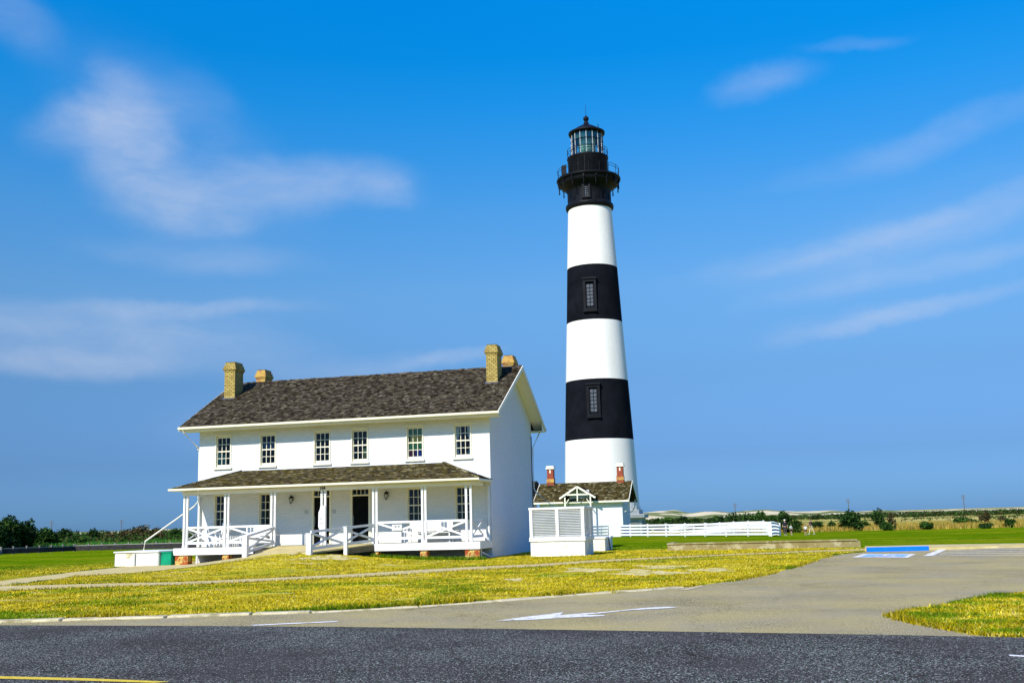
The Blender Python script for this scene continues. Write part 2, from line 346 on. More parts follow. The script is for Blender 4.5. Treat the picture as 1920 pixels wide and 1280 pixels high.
def ground_material():
    m = bpy.data.materials.new('grass_and_marsh_ground'); m.use_nodes = True; t = m.node_tree; l = t.links.new
    b = t.nodes['Principled BSDF']; b.inputs['Roughness'].default_value = 1.; b.inputs['Specular IOR Level'].default_value = 0.
    c = node(t, 'ShaderNodeTexCoord'); P = c.outputs['Object']; s = node(t, 'ShaderNodeSeparateXYZ'); l(P, s.inputs[0])
    def noise(sc, det=5., rough=.6, st=None):
        v = P
        if st: mp = node(t, 'ShaderNodeMapping'); mp.inputs['Scale'].default_value = st; l(P, mp.inputs[0]); v = mp.outputs[0]
        n = node(t, 'ShaderNodeTexNoise', i_Scale=sc, i_Detail=det, i_Roughness=rough); l(v, n.inputs['Vector']); return n.outputs[0]
    def rng(x, a, bb, lo=0., hi=1.):
        r = node(t, 'ShaderNodeMapRange', interpolation_type='SMOOTHSTEP'); l(x, r.inputs[0]); r.inputs[1].default_value = a; r.inputs[2].default_value = bb; r.inputs[3].default_value = lo; r.inputs[4].default_value = hi; return r.outputs[0]
    def mix(f, a, bb):
        x = node(t, 'ShaderNodeMix', data_type='RGBA')
        if isinstance(f, float): x.inputs[0].default_value = f
        else: l(f, x.inputs[0])
        for i, q in ((6, a), (7, bb)):
            if isinstance(q, tuple): x.inputs[i].default_value = (*q, 1)
            else: l(q, x.inputs[i])
        return x.outputs[2]
    def M2(op, a, bb):
        x = node(t, 'ShaderNodeMath', operation=op)
        for i, q in ((0, a), (1, bb)):
            if isinstance(q, (int, float)): x.inputs[i].default_value = q
            else: l(q, x.inputs[i])
        return x.outputs[0]
    yel = mix(rng(noise(1.6), .38, .62), (.52, .42, .008), (.66, .54, .03))
    yel = mix(rng(noise(.45), .52, .68), yel, (.24, .22, .004))
    yel = mix(rng(noise(9., 5., .8), .48, .60), yel, (.22, .18, .01)); yel = mix(rng(noise(22., 4., .8), .56, .64), yel, (.72, .62, .24))
    yel = mix(rng(noise(.8, 6., .75, (.35, 1.7, 1)), .57, .62), yel, (.66, .56, .28))
    grn = mix(rng(noise(.5, 6.), .4, .62), (.075, .16, .001), (.13, .22, .002))
    grn = mix(rng(noise(.16, 6., .7, (.35, 1.7, 1)), .46, .64), grn, (.27, .27, .008)); grn = mix(rng(noise(5., 5., .8, (.5, 1.2, 1)), .5, .62), grn, (.03, .085, .001)); grn = mix(rng(noise(3., 5., .8, (.5, 1.5, 1)), .58, .66), grn, (.20, .28, .02))
    wob = M2('MULTIPLY', M2('SUBTRACT', noise(.22, 6., .7, (.6, 1.5, 1)), .5), 16.)
    g1 = rng(M2('ADD', M2('MULTIPLY', s.outputs[0], -1.), wob), 16.5, 27.0)
    lim = M2('MINIMUM', M2('MAXIMUM', M2('MULTIPLY', M2('SUBTRACT', 17., s.outputs[0]), .8), 0.), 4.5)
    g2 = rng(M2('ADD', M2('SUBTRACT', s.outputs[1], lim), M2('MULTIPLY', wob, .5)), 1.8, 4.2)
    isl = rng(noise(1.1), .45, .6)
    g3 = M2('MULTIPLY', M2('MULTIPLY', rng(s.outputs[0], 13.2, 14.2), rng(s.outputs[1], -15., -18.)), isl)
    gm = M2('MAXIMUM', M2('MAXIMUM', g1, g2), g3)
    base = mix(gm, yel, grn)
    # marsh beyond the lawn
    dx = M2('SUBTRACT', s.outputs[0], 12.5); dy = M2('ADD', s.outputs[1], 47.)
    dist = M2('SQRT', M2('ADD', M2('MULTIPLY', dx, dx), M2('MULTIPLY', dy, dy)), 0.)
    marsh = mix(rng(noise(.03, 6., .6, (.4, 1, 1)), .42, .6), (.50, .42, .13), (.34, .30, .07))
    marsh = mix(rng(noise(.012, 6., .65, (.5, 1.6, 1)), .5, .6), marsh, (.10, .13, .02))
    base = mix(rng(M2('ADD', dist, M2('MULTIPLY', rng(s.outputs[0], -25., -38.), 30.)), 146., 156.), base, marsh)
    l(base, b.inputs['Base Color'])
    bp = node(t, 'ShaderNodeBump', i_Strength=.8, i_Distance=.05); l(noise(12., 6., .75), bp.inputs['Height']); l(bp.outputs[0], b.inputs['Normal'])
    return m
ground = big_mesh('ground', V, Q, None, ground_material()); tag(ground, kind='structure')
for p in ground.data.polygons: p.use_smooth = True

def flat_poly(name, pts, z, m, kind='structure', label=None, cat=None, group=None, parent=None):
    """polygon laid on flat ground at height z"""
    bm = bmesh.new(); vs = [bm.verts.new((p[0], p[1], z)) for p in pts]; f = bm.faces.new(vs)
    bm.normal_update()
    if f.normal.z < 0: f.normal_flip()
    bmesh.ops.triangulate(bm, faces=[f]); me = bpy.data.meshes.new(name); bm.to_mesh(me); bm.free()
    me.materials.append(m); o = bpy.data.objects.new(name, me); COL.objects.link(o); ORI[o.name] = Vector((0, 0, 0))
    if parent is not None:
        o.parent = parent; o.location = -ORI[parent.name]
    if kind: tag(o, kind=kind)
    if label: tag(o, label, cat, group)
    return o

def G(l_): return [tuple(gp(*q)) for q in l_]
def asphalt(name, base, spk, spk2, dens, patch):
    m = bpy.data.materials.new(name); m.use_nodes = True; t = m.node_tree; l = t.links.new
    b = t.nodes['Principled BSDF']; b.inputs['Roughness'].default_value = .95; b.inputs['Specular IOR Level'].default_value = .0
    c = node(t, 'ShaderNodeTexCoord'); P = c.outputs['Object']
    n1 = node(t, 'ShaderNodeTexNoise', i_Scale=.5, i_Detail=6., i_Roughness=.6); l(P, n1.inputs['Vector'])
    r1 = node(t, 'ShaderNodeMapRange'); l(n1.outputs[0], r1.inputs[0]); r1.inputs[1].default_value = .38; r1.inputs[2].default_value = .62; m1 = node(t, 'ShaderNodeMix', data_type='RGBA'); l(r1.outputs[0], m1.inputs[0]); m1.inputs[6].default_value = (*base, 1); m1.inputs[7].default_value = (*patch, 1)
    prev = m1.outputs[2]
    n0 = node(t, 'ShaderNodeTexNoise', i_Scale=.4, i_Detail=3., i_Roughness=.5); l(P, n0.inputs['Vector'])
    for sc, colr, th in ((38., spk, dens), (23., spk2, dens+.04), (70., (base[0]*.15, base[1]*.15, base[2]*.15), .54)):
        n = node(t, 'ShaderNodeTexNoise', i_Scale=sc, i_Detail=2.5, i_Roughness=.8); l(P, n.inputs['Vector'])
        sh = node(t, 'ShaderNodeMath', operation='MULTIPLY_ADD'); l(n0.outputs[0], sh.inputs[0]); sh.inputs[1].default_value = .24; l(n.outputs[0], sh.inputs[2])
        r = node(t, 'ShaderNodeMapRange'); l(sh.outputs[0], r.inputs[0]); r.inputs[1].default_value = th+.125; r.inputs[2].default_value = th+.17
        mx = node(t, 'ShaderNodeMix', data_type='RGBA'); l(r.outputs[0], mx.inputs[0]); l(prev, mx.inputs[6]); mx.inputs[7].default_value = (*colr, 1); prev = mx.outputs[2]
    nd = node(t, 'ShaderNodeTexNoise', i_Scale=1.4, i_Detail=6., i_Roughness=.7); l(P, nd.inputs['Vector']); vm = node(t, 'ShaderNodeVectorMath', operation='MULTIPLY_ADD'); l(nd.outputs['Color'], vm.inputs[0]); vm.inputs[1].default_value = (1.6, 1.6, 0); l(P, vm.inputs[2])
    vo = node(t, 'ShaderNodeTexVoronoi', feature='DISTANCE_TO_EDGE', i_Scale=.22); l(vm.outputs[0], vo.inputs['Vector'])
    rc = node(t, 'ShaderNodeMapRange'); l(vo.outputs['Distance'], rc.inputs[0]); rc.inputs[1].default_value = .001; rc.inputs[2].default_value = .006; rc.inputs[3].default_value = .55; rc.inputs[4].default_value = 0
    mc = node(t, 'ShaderNodeMix', data_type='RGBA'); l(rc.outputs[0], mc.inputs[0]); l(prev, mc.inputs[6]); mc.inputs[7].default_value = (base[0]*.35, base[1]*.33, base[2]*.3, 1); prev = mc.outputs[2]
    l(prev, b.inputs['Base Color'])
    n = node(t, 'ShaderNodeTexNoise', i_Scale=60., i_Detail=3.); l(P, n.inputs['Vector'])
    bp = node(t, 'ShaderNodeBump', i_Strength=.6, i_Distance=.01); l(n.outputs[0], bp.inputs['Height']); l(bp.outputs[0], b.inputs['Normal'])
    return m
ASPH = asphalt('dark_coarse_asphalt', (.050, .047, .042), (.52, .54, .46), (.08, .20, .11), .575, (.066, .062, .056))
DRIVE = asphalt('tan_aged_asphalt', (.41, .345, .15), (.62, .54, .27), (.24, .22, .13), .56, (.345, .30, .18))
PAINT = mat('white_road_paint', (.78, .78, .72), (.50, .46, .34), 9., .8, .2, 60, lo=.45, hi=.72, c3=(.42, .36, .20), s3=5., t3=(.56, .64), spec=0.)
YPAINT = mat('yellow_road_paint', (.75, .55, .05), (.50, .36, .03), 14., .8, .2, 60, lo=.4, hi=.7)
BPAINT = mat('blue_road_paint', (.0, .15, .72), (.0, .19, .80), 5., .6, .2, 60)

road_top = [(-60, -29.4)] + [(p[0], p[1]) for p in G([(0, 1172), (320, 1173), (640, 1175), (960, 1179), (1280, 1184), (1600, 1189), (1920, 1195)])] + [(40, -36.5)]
flat_poly('road', road_top+[(40, -60), (-60, -46)], .008, ASPH)
lawn_edge = G([(0, 1168), (140, 1163), (290, 1158.5), (450, 1153), (560, 1150), (640, 1146.5), (720, 1142), (860, 1133), (1010, 1121), (1140, 1112), (1280, 1101), (1380, 1088), (1440, 1077), (1500, 1060), (1560, 1041), (1600, 1036), (1625, 1034)])
drive = [(-60, -28.2), (-20, -29.3)]+[(p[0], p[1]) for p in lawn_edge]+[(p[0], p[1]) for p in G([(1745, 1031), (1920, 1026)])]+[(60, 4), (60, -34)]
drive += [(40, -36.9), (30, -35.6), (5, -31.4), (-60, -30)]
flat_poly('driveway', drive, .004, DRIVE)
isl = [(p[0], p[1]) for p in G([(1672, 1156), (1700, 1146), (1800, 1128), (1920, 1110)])]+[(28, -16), (40, -14), (40, -36.3)]+[(p[0], p[1]) for p in G([(1920, 1194.5), (1850, 1192), (1780, 1180), (1720, 1169)])]
ISL = isl
grass_isl_mat = bpy.data.materials['grass_and_marsh_ground']
flat_poly('grass_verge', isl, .02, grass_isl_mat)
# painted markings
def mark(name, pts, m=PAINT, z=.0125, **k): return flat_poly(name, [(p[0], p[1]) for p in G(pts)], z, m, **k)
def zz(l_, s, ox, oy): return [(ox+x/s, oy+y/s) for x, y in l_]
mark('arrow_marking', zz([(930, 351), (1100, 328), (1288, 305), (1272, 319), (1500, 304), (1720, 282), (1840, 276), (1895, 278), (1870, 282), (1640, 294), (1500, 309), (1400, 318), (1512, 321), (1500, 325), (1300, 334), (1100, 346)], 2.8235, 600, 1040))
mark('edge_line_marking', [(466, 1172.2), (520, 1169.3), (633, 1164.6), (633, 1166), (540, 1170.2), (480, 1173.2)])
mark('faded_line_marking', [(1270, 1106.5), (1314, 1097.5), (1322, 1098.5), (1290, 1106)], mat('faded_paint', (.55, .48, .30), (.45, .38, .2), 8., .9, spec=0.))
mark('yellow_line_marking', [(-30, 1267.4), (0, 1268.3), (160, 1272.3), (318, 1278.6), (290, 1281), (150, 1276.5), (0, 1273), (-30, 1272)], YPAINT, z=.0125)
mark('edge_line_marking', [(1893, 1228), (1925, 1230), (1925, 1232.5), (1893, 1230.5)], z=.0125)
# hatched bay beside the accessible bay
HB = G([(1739.5, 1042), (1770, 1029.2), (1990, 1025.5), (1990, 1040)])
a, b, c, d = [Vector(p) for p in HB]
mb = MB()
def strip(p, q, w):
    p = Vector(p); q = Vector(q); n = Vector((-(q-p).y, (q-p).x, 0)).normalized()*w/2
    mb.face([(p-n).xy[:]+(.0125,), (q-n).xy[:]+(.0125,), (q+n).xy[:]+(.0125,), (p+n).xy[:]+(.0125,)])
strip(a, b, .30); strip(b, c, .26); strip(a, d, .22)
for k in range(1, 4):
    p = a.lerp(b, k/4.); q = d.lerp(c, k/4.)
    strip(p+Vector((.25, -.05, 0)), q, .26)
tag(mb.build('hatched_bay_marking', PAINT), kind='structure')
# accessible bay symbol: white framed blue panel with a wheelchair figure
sy = [Vector(p) for p in G([(1598.6, 1044.6), (1702, 1045.2), (1718, 1038.2), (1619, 1038.2)])]
def uv(u, v_): return sy[0].lerp(sy[1], u).lerp(sy[3].lerp(sy[2], u), v_)
def upoly(name, uvs, m, z): 
    return flat_poly(name, [tuple(uv(*q)) for q in uvs], z, m)
upoly('bay_symbol_frame', [(0, 0), (1, 0), (1, 1), (0, 1)], PAINT, .0125)
upoly('bay_symbol_panel', [(.1, .12), (.9, .12), (.9, .88), (.1, .88)], mat('worn_blue_paint', (.10, .33, .75), (.35, .5, .75), 6., .8, lo=.35, hi=.6), .0165)
mb = MB()
def usym(pts): mb.face([(uv(*q).x, uv(*q).y, .0205) for q in pts])
usym([(.44, .70), (.50, .66), (.55, .70), (.55, .78), (.50, .82), (.44, .78)])
usym([(.46, .36), (.53, .36), (.53, .64), (.46, .64)])
usym([(.53, .36), (.72, .36), (.72, .43), (.53, .43)])
usym([(.66, .20), (.80, .18), (.80, .24), (.72, .26), (.72, .36), (.66, .36)])
for k in range(10):
    t0, t1 = R_(100+k*24), R_(124+k*24)
    usym([(.52+.17*math.cos(t0), .33+.17*math.sin(t0)), (.52+.17*math.cos(t1), .33+.17*math.sin(t1)), (.52+.12*math.cos(t1), .33+.12*math.sin(t1)), (.52+.12*math.cos(t0), .33+.12*math.sin(t0))][::-1])
tag(mb.build('bay_symbol_figure', PAINT), kind='structure')

# paths laid over the terrain
def ribbon(name, top, bot, n, m, off=.014, across=6):
    """top / bot: pixel poly-lines (far and near edge), resampled to n and bridged on the terrain"""
    def res(l_):
        P = [Vector(gp(*q)) for q in l_]; s = [0]
        for i in range(1, len(P)): s.append(s[-1]+(P[i]-P[i-1]).length)
        out = []
        for k in range(n+1):
            d = s[-1]*k/n; i = max(j for j in range(len(s)) if s[j] <= d+1e-9); i = min(i, len(P)-2)
            out.append(P[i].lerp(P[i+1], (d-s[i])/max(1e-6, s[i+1]-s[i])))
        return out
    A, B = res(top), res(bot); mb = MB()
    for i in range(n+1):
        for j in range(across+1):
            p = A[i].lerp(B[i], j/across); wob = .05*math.sin(i*1.7+j)*(1 if j in (0, across) else 0)
            x, y = p.x, p.y+wob; mb.v.append((x, y, float(H(x, y))+off))
    for i in range(n):
        for j in range(across):
            q = i*(across+1)+j; mb.f.append((q, q+1, q+across+2, q+across+1)); mb.c.append((1, 1, 1))
    o = mb.build(name, m); tag(o, kind='structure')
    me = o.data
    if me.polygons and me.polygons[len(me.polygons)//2].normal.z < 0: me.flip_normals()
    for p in me.polygons: p.use_smooth = True
    return A, B
PA = ribbon('path', [(-60, 1096), (0, 1089), (150, 1071), (230, 1062.5), (300, 1057.5), (355, 1053), (430, 1047), (475, 1041)],
            [(-60, 1107), (0, 1099), (20, 1097), (150, 1079.5), (345, 1064.5), (480, 1047.5), (560, 1040), (588, 1036.5)], 60, CONC)
PB = ribbon('path', [(-80, 1103), (0, 1099), (180, 1094.5), (345, 1091), (500, 1084), (640, 1077.5), (760, 1070), (880, 1063), (1000, 1058), (1120, 1049.8), (1300, 1041.8), (1520, 1032.2), (1625, 1029)],
            [(-80, 1112), (0, 1108), (180, 1101), (345, 1097), (500, 1090), (640, 1084), (760, 1077), (900, 1068.5), (1020, 1062), (1150, 1053), (1300, 1045), (1520, 1035.5), (1625, 1033)], 90, CONC, .018)
# pavement behind the parking bays
side = [(p[0], p[1]) for p in G([(1622, 1033.6), (1745, 1030.8), (1925, 1025.8)])]+[(60, 4.4), (60, 7.2)]+[(p[0], p[1]) for p in G([(1925, 1022), (1745, 1024.6), (1622, 1027.5)])]
mb = MB(); k = len(side)
mb.poly([(x, y, .10) for x, y in side]+[(x, y, -.05) for x, y in side], [tuple(range(k))]+[(i, i+k, (i+1) % k+k, (i+1) % k) for i in range(k)])
pv = mb.build('pavement', CONC); tag(pv, kind='structure')
bmx = bmesh.new(); bmx.from_mesh(pv.data); bmesh.ops.recalc_face_normals(bmx, faces=bmx.faces); bmx.to_mesh(pv.data); bmx.free()

# bare sandy patches in the lawn
SP = []
for cx0, cy0, rx_, ry_, sd0 in ((1215, 1073, 62, 5, 1), (1105, 1068, 50, 3.5, 2), (1240, 1062, 50, 3, 3), (965, 1086, 16, 2.5, 4), (1330, 1068, 45, 3, 5), (620, 1045, 45, 4, 6)):
    rr_ = random.Random(sd0); pl = []
    for k in range(40):
        t_ = 2*math.pi*k/40; q = 1+.28*math.sin(3*t_+sd0)+.18*math.sin(7*t_+2*sd0)+rr_.uniform(-.14, .14); pl.append((cx0+rx_*q*math.cos(t_), cy0+ry_*q*math.sin(t_)))
    pg = [tuple(gp(*q)) for q in pl]; SP.append(pg); mb = MB(); cz = sum(q[0] for q in pg)/40, sum(q[1] for q in pg)/40
    n_ = 5
    for r_ in range(n_+1):
        for q in pg:
            f_ = r_/n_; x_, y_ = cz[0]+(q[0]-cz[0])*f_, cz[1]+(q[1]-cz[1])*f_; mb.v.append((x_, y_, float(H(x_, y_))+.006))
    for r_ in range(n_):
        for k in range(40): a_ = r_*40+k; b_ = r_*40+(k+1) % 40; mb.f.append((a_, b_, b_+40, a_+40)); mb.c.append((1, 1, 1))
    o = mb.build('sand_patch', mat('pale_sand', (.70, .60, .30), (.55, .46, .16), 3., 1., .4, 30, spec=0., c3=(.40, .33, .05), s3=2.2, t3=(.5, .62))); tag(o, kind='structure')
    bmz = bmesh.new(); bmz.from_mesh(o.data); bmesh.ops.recalc_face_normals(bmz, faces=bmz.faces)
    if sum(f_.normal.z for f_ in bmz.faces) < 0: bmesh.ops.reverse_faces(bmz, faces=bmz.faces)
    bmz.to_mesh(o.data); bmz.free()

# kerb stones along the drive
mb = MB(); tot = 0; kp = [Vector((-20, -29.45, 0)), Vector((-10, -29.9, 0))]+[Vector(p) for p in lawn_edge[:11]]
cum = [0]
for i in range(1, len(kp)): cum.append(cum[-1]+(kp[i]-kp[i-1]).length)
def kpt(s):
    for i in range(1, len(kp)):
        if s <= cum[i]: return kp[i-1].lerp(kp[i], (s-cum[i-1])/(cum[i]-cum[i-1]))
    return kp[-1].copy()
s = 0
while s < cum[-1]-.5:
    ln = random.uniform(1.1, 2.3); p, q = kpt(s+.02), kpt(min(cum[-1], s+ln-.03)); s += ln
    n = Vector((-(q-p).y, (q-p).x, 0)).normalized()
    frac = s/cum[-1]
    h = .095*max(.22, 1-frac*.85)+random.uniform(-.01, .01); w = .17
    mb.bar(p+n*(.1+random.uniform(-.02, .02))+Vector((0, 0, h/2-.02)), q+n*(.1+random.uniform(-.02, .02))+Vector((0, 0, h/2-.02)), w*2, h+.04)
tag(mb.build('kerb', mat('kerb_concrete', (.66, .58, .36), (.48, .42, .24), 4., .9, .5, 30, spec=0., c3=(.28, .25, .12), s3=2., t3=(.5, .7)), bevel=.02), kind='structure')

# ================================================================== keeper's house
def wall_y(mb, x0, x1, y0, y1, z0, z1, holes):
    """wall slab between y0 (outside) and y1 with rectangular holes (xa, xb, za, zb)"""
    xsplit = sorted({x0, x1, *[h[0] for h in holes], *[h[1] for h in holes]}); 
    for i in range(len(xsplit)-1):
        a, b = xsplit[i], xsplit[i+1]; hs = sorted([h for h in holes if h[0] <= a+1e-6 and h[1] >= b-1e-6], key=lambda h: h[2]); z = z0
        for h in hs:
            if h[2] > z: mb.poly([(a, y0, z), (b, y0, z), (b, y0, h[2]), (a, y0, h[2])], [(0, 1, 2, 3)]); mb.poly([(a, y1, z), (b, y1, z), (b, y1, h[2]), (a, y1, h[2])], [(3, 2, 1, 0)])
            z = h[3]
        if z < z1: mb.poly([(a, y0, z), (b, y0, z), (b, y0, z1), (a, y0, z1)], [(0, 1, 2, 3)]); mb.poly([(a, y1, z), (b, y1, z), (b, y1, z1), (a, y1, z1)], [(3, 2, 1, 0)])
    for (a, b, c, d) in holes:     # reveals
        mb.poly([(a, y0, c), (b, y0, c), (b, y0, d), (a, y0, d), (a, y1, c), (b, y1, c), (b, y1, d), (a, y1, d)], [(0, 4, 5, 1), (1, 5, 6, 2), (2, 6, 7, 3), (3, 7, 4, 0)])

LX, D, ZE, ZR, OH, OE = -15.19, 8.93, 6.72, 9.53, .64, .82
house = thing('keepers_house', (-7.6, 4.5, 0), 'long two-storey white brick keepers\' house with brown shingle roof and front porch', 'house')
UPX = [(-14.29, -13.41), (-11.85, -10.95), (-8.95, -8.05), (-6.98, -6.08), (-4.16, -3.27), (-1.77, -.88)]
LOX = [(-14.30, -13.42), (-11.86, -10.96), (-4.16, -3.27), (-1.77, -.88)]
DX = [(-9.02, -8.02), (-7.02, -6.0)]
holes = [(a+.03, b-.03, 4.64, 6.23) for a, b in UPX]+[(a+.03, b-.03, 1.66, 3.30) for a, b in LOX]
holes += [(a+.03, b-.03, .80, 3.40) for a, b in DX]
mb = MB(); wall_y(mb, LX, 0, 0, .32, -.1, 6.95, holes)
# gable ends and back
s_ = (ZR-ZE)/(D/2+OE)
def roofz(y): return ZE+(min(y, D-y)+OE)*s_
for x0, x1 in ((LX, LX+.3), (-.3, 0)):
    pr = [(0, -.1), (D, -.1), (D, roofz(D)-.13), (D/2, ZR-.13), (0, roofz(0)-.13)]
    mb.poly([(x0, y, z) for y, z in pr]+[(x1, y, z) for y, z in pr], [(4, 3, 2, 1, 0), (5, 6, 7, 8, 9), (0, 1, 6, 5), (1, 2, 7, 6), (2, 3, 8, 7), (3, 4, 9, 8)])
mb.box(LX+.3, -.3, D-.3, D, -.1, 6.95)
wall = mb.build('wall', WALLW, house)
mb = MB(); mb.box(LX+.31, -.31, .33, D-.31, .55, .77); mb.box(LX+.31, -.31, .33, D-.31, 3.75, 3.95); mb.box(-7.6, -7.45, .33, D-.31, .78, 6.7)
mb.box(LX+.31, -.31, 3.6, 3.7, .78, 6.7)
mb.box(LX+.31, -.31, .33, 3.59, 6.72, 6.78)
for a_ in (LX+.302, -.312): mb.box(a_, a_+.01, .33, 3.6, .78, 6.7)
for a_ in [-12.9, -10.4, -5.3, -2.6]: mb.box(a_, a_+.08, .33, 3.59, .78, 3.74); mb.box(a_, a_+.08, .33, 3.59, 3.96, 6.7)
mb.build('dark_interior_lining', mat('room_shade_dark', (.022, .022, .02), (.014, .014, .012), 1.5, .9), house)  # floors and added lining, coloured near-black to stand in for room shade

def shingles(mb, A, B, C, Dp, cw, rh, palette, jitter=.012, lift=.02, clip=None):
    """courses of shingles on the slope with eave A-B and ridge D-C; clip(u) -> allowed x range"""
    A, B, C, Dp = map(Vector, (A, B, C, Dp)); L0 = (Dp-A).length; n = int(L0/rh)+1
    nrm = (B-A).cross(Dp-A).normalized()
    if nrm.z < 0: nrm = -nrm
    for i in range(n):
        v0, v1 = i/n, min(1.0, (i+1.25)/n)
        P0, P1 = A.lerp(Dp, v0), B.lerp(C, v0); Q0, Q1 = A.lerp(Dp, v1), B.lerp(C, v1)
        w = (P1-P0).length; k = max(1, int(w/cw)); cuts = [0]+sorted(min(.999, max(.001, (j+random.uniform(-.28, .28))/k)) for j in range(1, k))+[1]
        for j in range(k):
            u0, u1 = cuts[j], cuts[j+1]
            if u1-u0 < 1e-3: continue
            g = .004/w; l0 = lift+random.uniform(0, jitter); e = random.uniform(-.015, .015)
            dd = (P0-Q0).normalized()*e
            p0, p1 = P0.lerp(P1, u0+g)+dd, P0.lerp(P1, u1-g)+dd; q0, q1 = Q0.lerp(Q1, u0+g), Q0.lerp(Q1, u1-g)
            c = random.choice(palette); f = random.uniform(.7, 1.25); c = tuple(x*f for x in c)
            a0, a1 = p0+nrm*l0, p1+nrm*l0; b0, b1 = q0+nrm*.004, q1+nrm*.004
            mb.poly([p0-nrm*.02, p1-nrm*.02, a1, a0, b1, b0], [(0, 1, 2, 3), (3, 2, 4, 5)], c)
BROWN = [(.035, .028, .018), (.16, .14, .10), (.085, .068, .045), (.11, .095, .07), (.065, .052, .036), (.15, .135, .10), (.05, .042, .034), (.10, .082, .07), (.20, .18, .14), (.075, .065, .05)]
PORCHC = [(.16, .13, .035), (.05, .04, .018), (.12, .09, .03), (.32, .28, .16), (.12, .105, .05), (.09, .08, .045), (.15, .13, .07), (.07, .062, .04), (.20, .18, .11), (.11, .10, .085), (.10, .085, .035)]
x0, x1 = LX-OH, OH
mb = MB(); k = (.06, .05, .04)
for sgn in (0, 1):
    ye, yr = (-OE, D/2) if not sgn else (D+OE, D/2)
    v = [(x0, ye, ZE-.005), (x1, ye, ZE-.005), (x1, yr, ZR-.005), (x0, yr, ZR-.005)]
    v2 = [(x, y, z-.10) for x, y, z in v]
    f = [(0, 1, 2, 3), (7, 6, 5, 4), (0, 4, 5, 1), (1, 5, 6, 2), (3, 7, 4, 0)]
    if sgn: f = [tuple(reversed(q)) for q in f]
    mb.poly(v+v2, f, k)
shingles(mb, (x0, -OE-.03, ZE), (x1, -OE-.03, ZE), (x1, D/2, ZR), (x0, D/2, ZR), .16, .125, BROWN, jitter=.022)
shingles(mb, (x1, D+OE+.03, ZE), (x0, D+OE+.03, ZE), (x0, D/2, ZR), (x1, D/2, ZR), .4, .3, BROWN)
for i in range(96):     # ridge caps
    xa = x0+(x1-x0)*i/96; xb = x0+(x1-x0)*(i+1)/96-.01; c = random.choice(BROWN); h = random.uniform(.02, .05)
    mb.poly([(xa, D/2-.13, ZR-.05), (xb, D/2-.13, ZR-.06), (xb, D/2, ZR+h), (xa, D/2, ZR+h+.015), (xb, D/2+.13, ZR-.06), (xa, D/2+.13, ZR-.05)], [(0, 1, 2, 3), (3, 2, 4, 5)], c)
roof = mb.build('roof', SHING, house)

# eaves: fascia, gutter, soffit, rake boards
mb = MB(); mb.box(x0+.02, x1-.02, -OE-.0, -OE+.03, ZE-.24, ZE-.12); mb.box(x0+.02, x1-.02, -OE+.03, -.002, ZE-.235, ZE-.215); mb.build('soffit', TRIM, house)
mb = MB(); mb.box(x0+.02, x1-.02, D+OE-.03, D+OE, ZE-.24, ZE-.12); mb.box(x0+.02, x1-.02, D+.002, D+OE-.03, ZE-.235, ZE-.215); mb.build('soffit', TRIM, house)
for xx in (x1, x0-.045):
    mb = MB()
    for sg in (0, 1):
        ye = -OE-.03 if not sg else D+OE+.03
        za = ZE-.015
        v = [(xx, ye, za-.2), (xx, ye, za), (xx, D/2, ZR+.0), (xx, D/2, ZR-.22)]; v += [(x+.045, y, z) for x, y, z in v]
        f = [(0, 1, 2, 3), (7, 6, 5, 4), (0, 4, 5, 1), (1, 5, 6, 2), (2, 6, 7, 3), (3, 7, 4, 0)]
        mb.poly(v, f)
    xa, xb = ((.004, x1-.004) if xx > 0 else (x0+.004, LX-.004))     # sloping rake soffits
    for sg in (0, 1):
        ye = -OE+.05 if not sg else D+OE-.05
        zq = ZE+.05*s_-.12
        mb.poly([(xa, ye, zq), (xb, ye, zq), (xb, D/2, ZR-.125), (xa, D/2, ZR-.125)], [(0, 1, 2, 3)])
    if xx > 0: mb.poly([(x1-.01, D+OE, ZE-.25), (x1-.01, D-.02, ZE-.25), (x1-.01, D-.02, roofz(D)-.16), (x1-.01, D+OE, ZE-.12)], [(0, 1, 2, 3)])
    mb.build('rake_board', TRIM, house)
def gutter(name, a, b, parent, r=.07):
    a, b = Vector(a), Vector(b); mb = MB(); d = (b-a).normalized(); s = d.cross(Vector((0, 0, 1)))
    prof = [(-1, 1), (-1, .0), (-.6, -.8), (.2, -1), (1, -.5), (1.1, .9), (1.25, 1), (.95, 1), (.85, -.3), (-.4, -.7), (-.85, 0), (-.85, 1)]
    n = len(prof)
    for p in (a, b):
        for u, w in prof: mb.v.append(tuple(p+s*u*r+Vector((0, 0, w*r))))
    for i in range(n): mb.f.append((i, (i+1) % n, n+(i+1) % n, n+i)); mb.c.append((1, 1, 1))
    mb.f += [tuple(reversed(range(n))), tuple(range(n, 2*n))]; mb.c += [(1, 1, 1)]*2
    return mb.build(name, TRIM, parent)
gutter('gutter', (x0-.03, -OE-.075, ZE-.10), (x1+.05, -OE-.075, ZE-.10), house)
gutter('gutter', (x1+.05, D+OE+.075, ZE-.10), (x0-.03, D+OE+.075, ZE-.10), house)

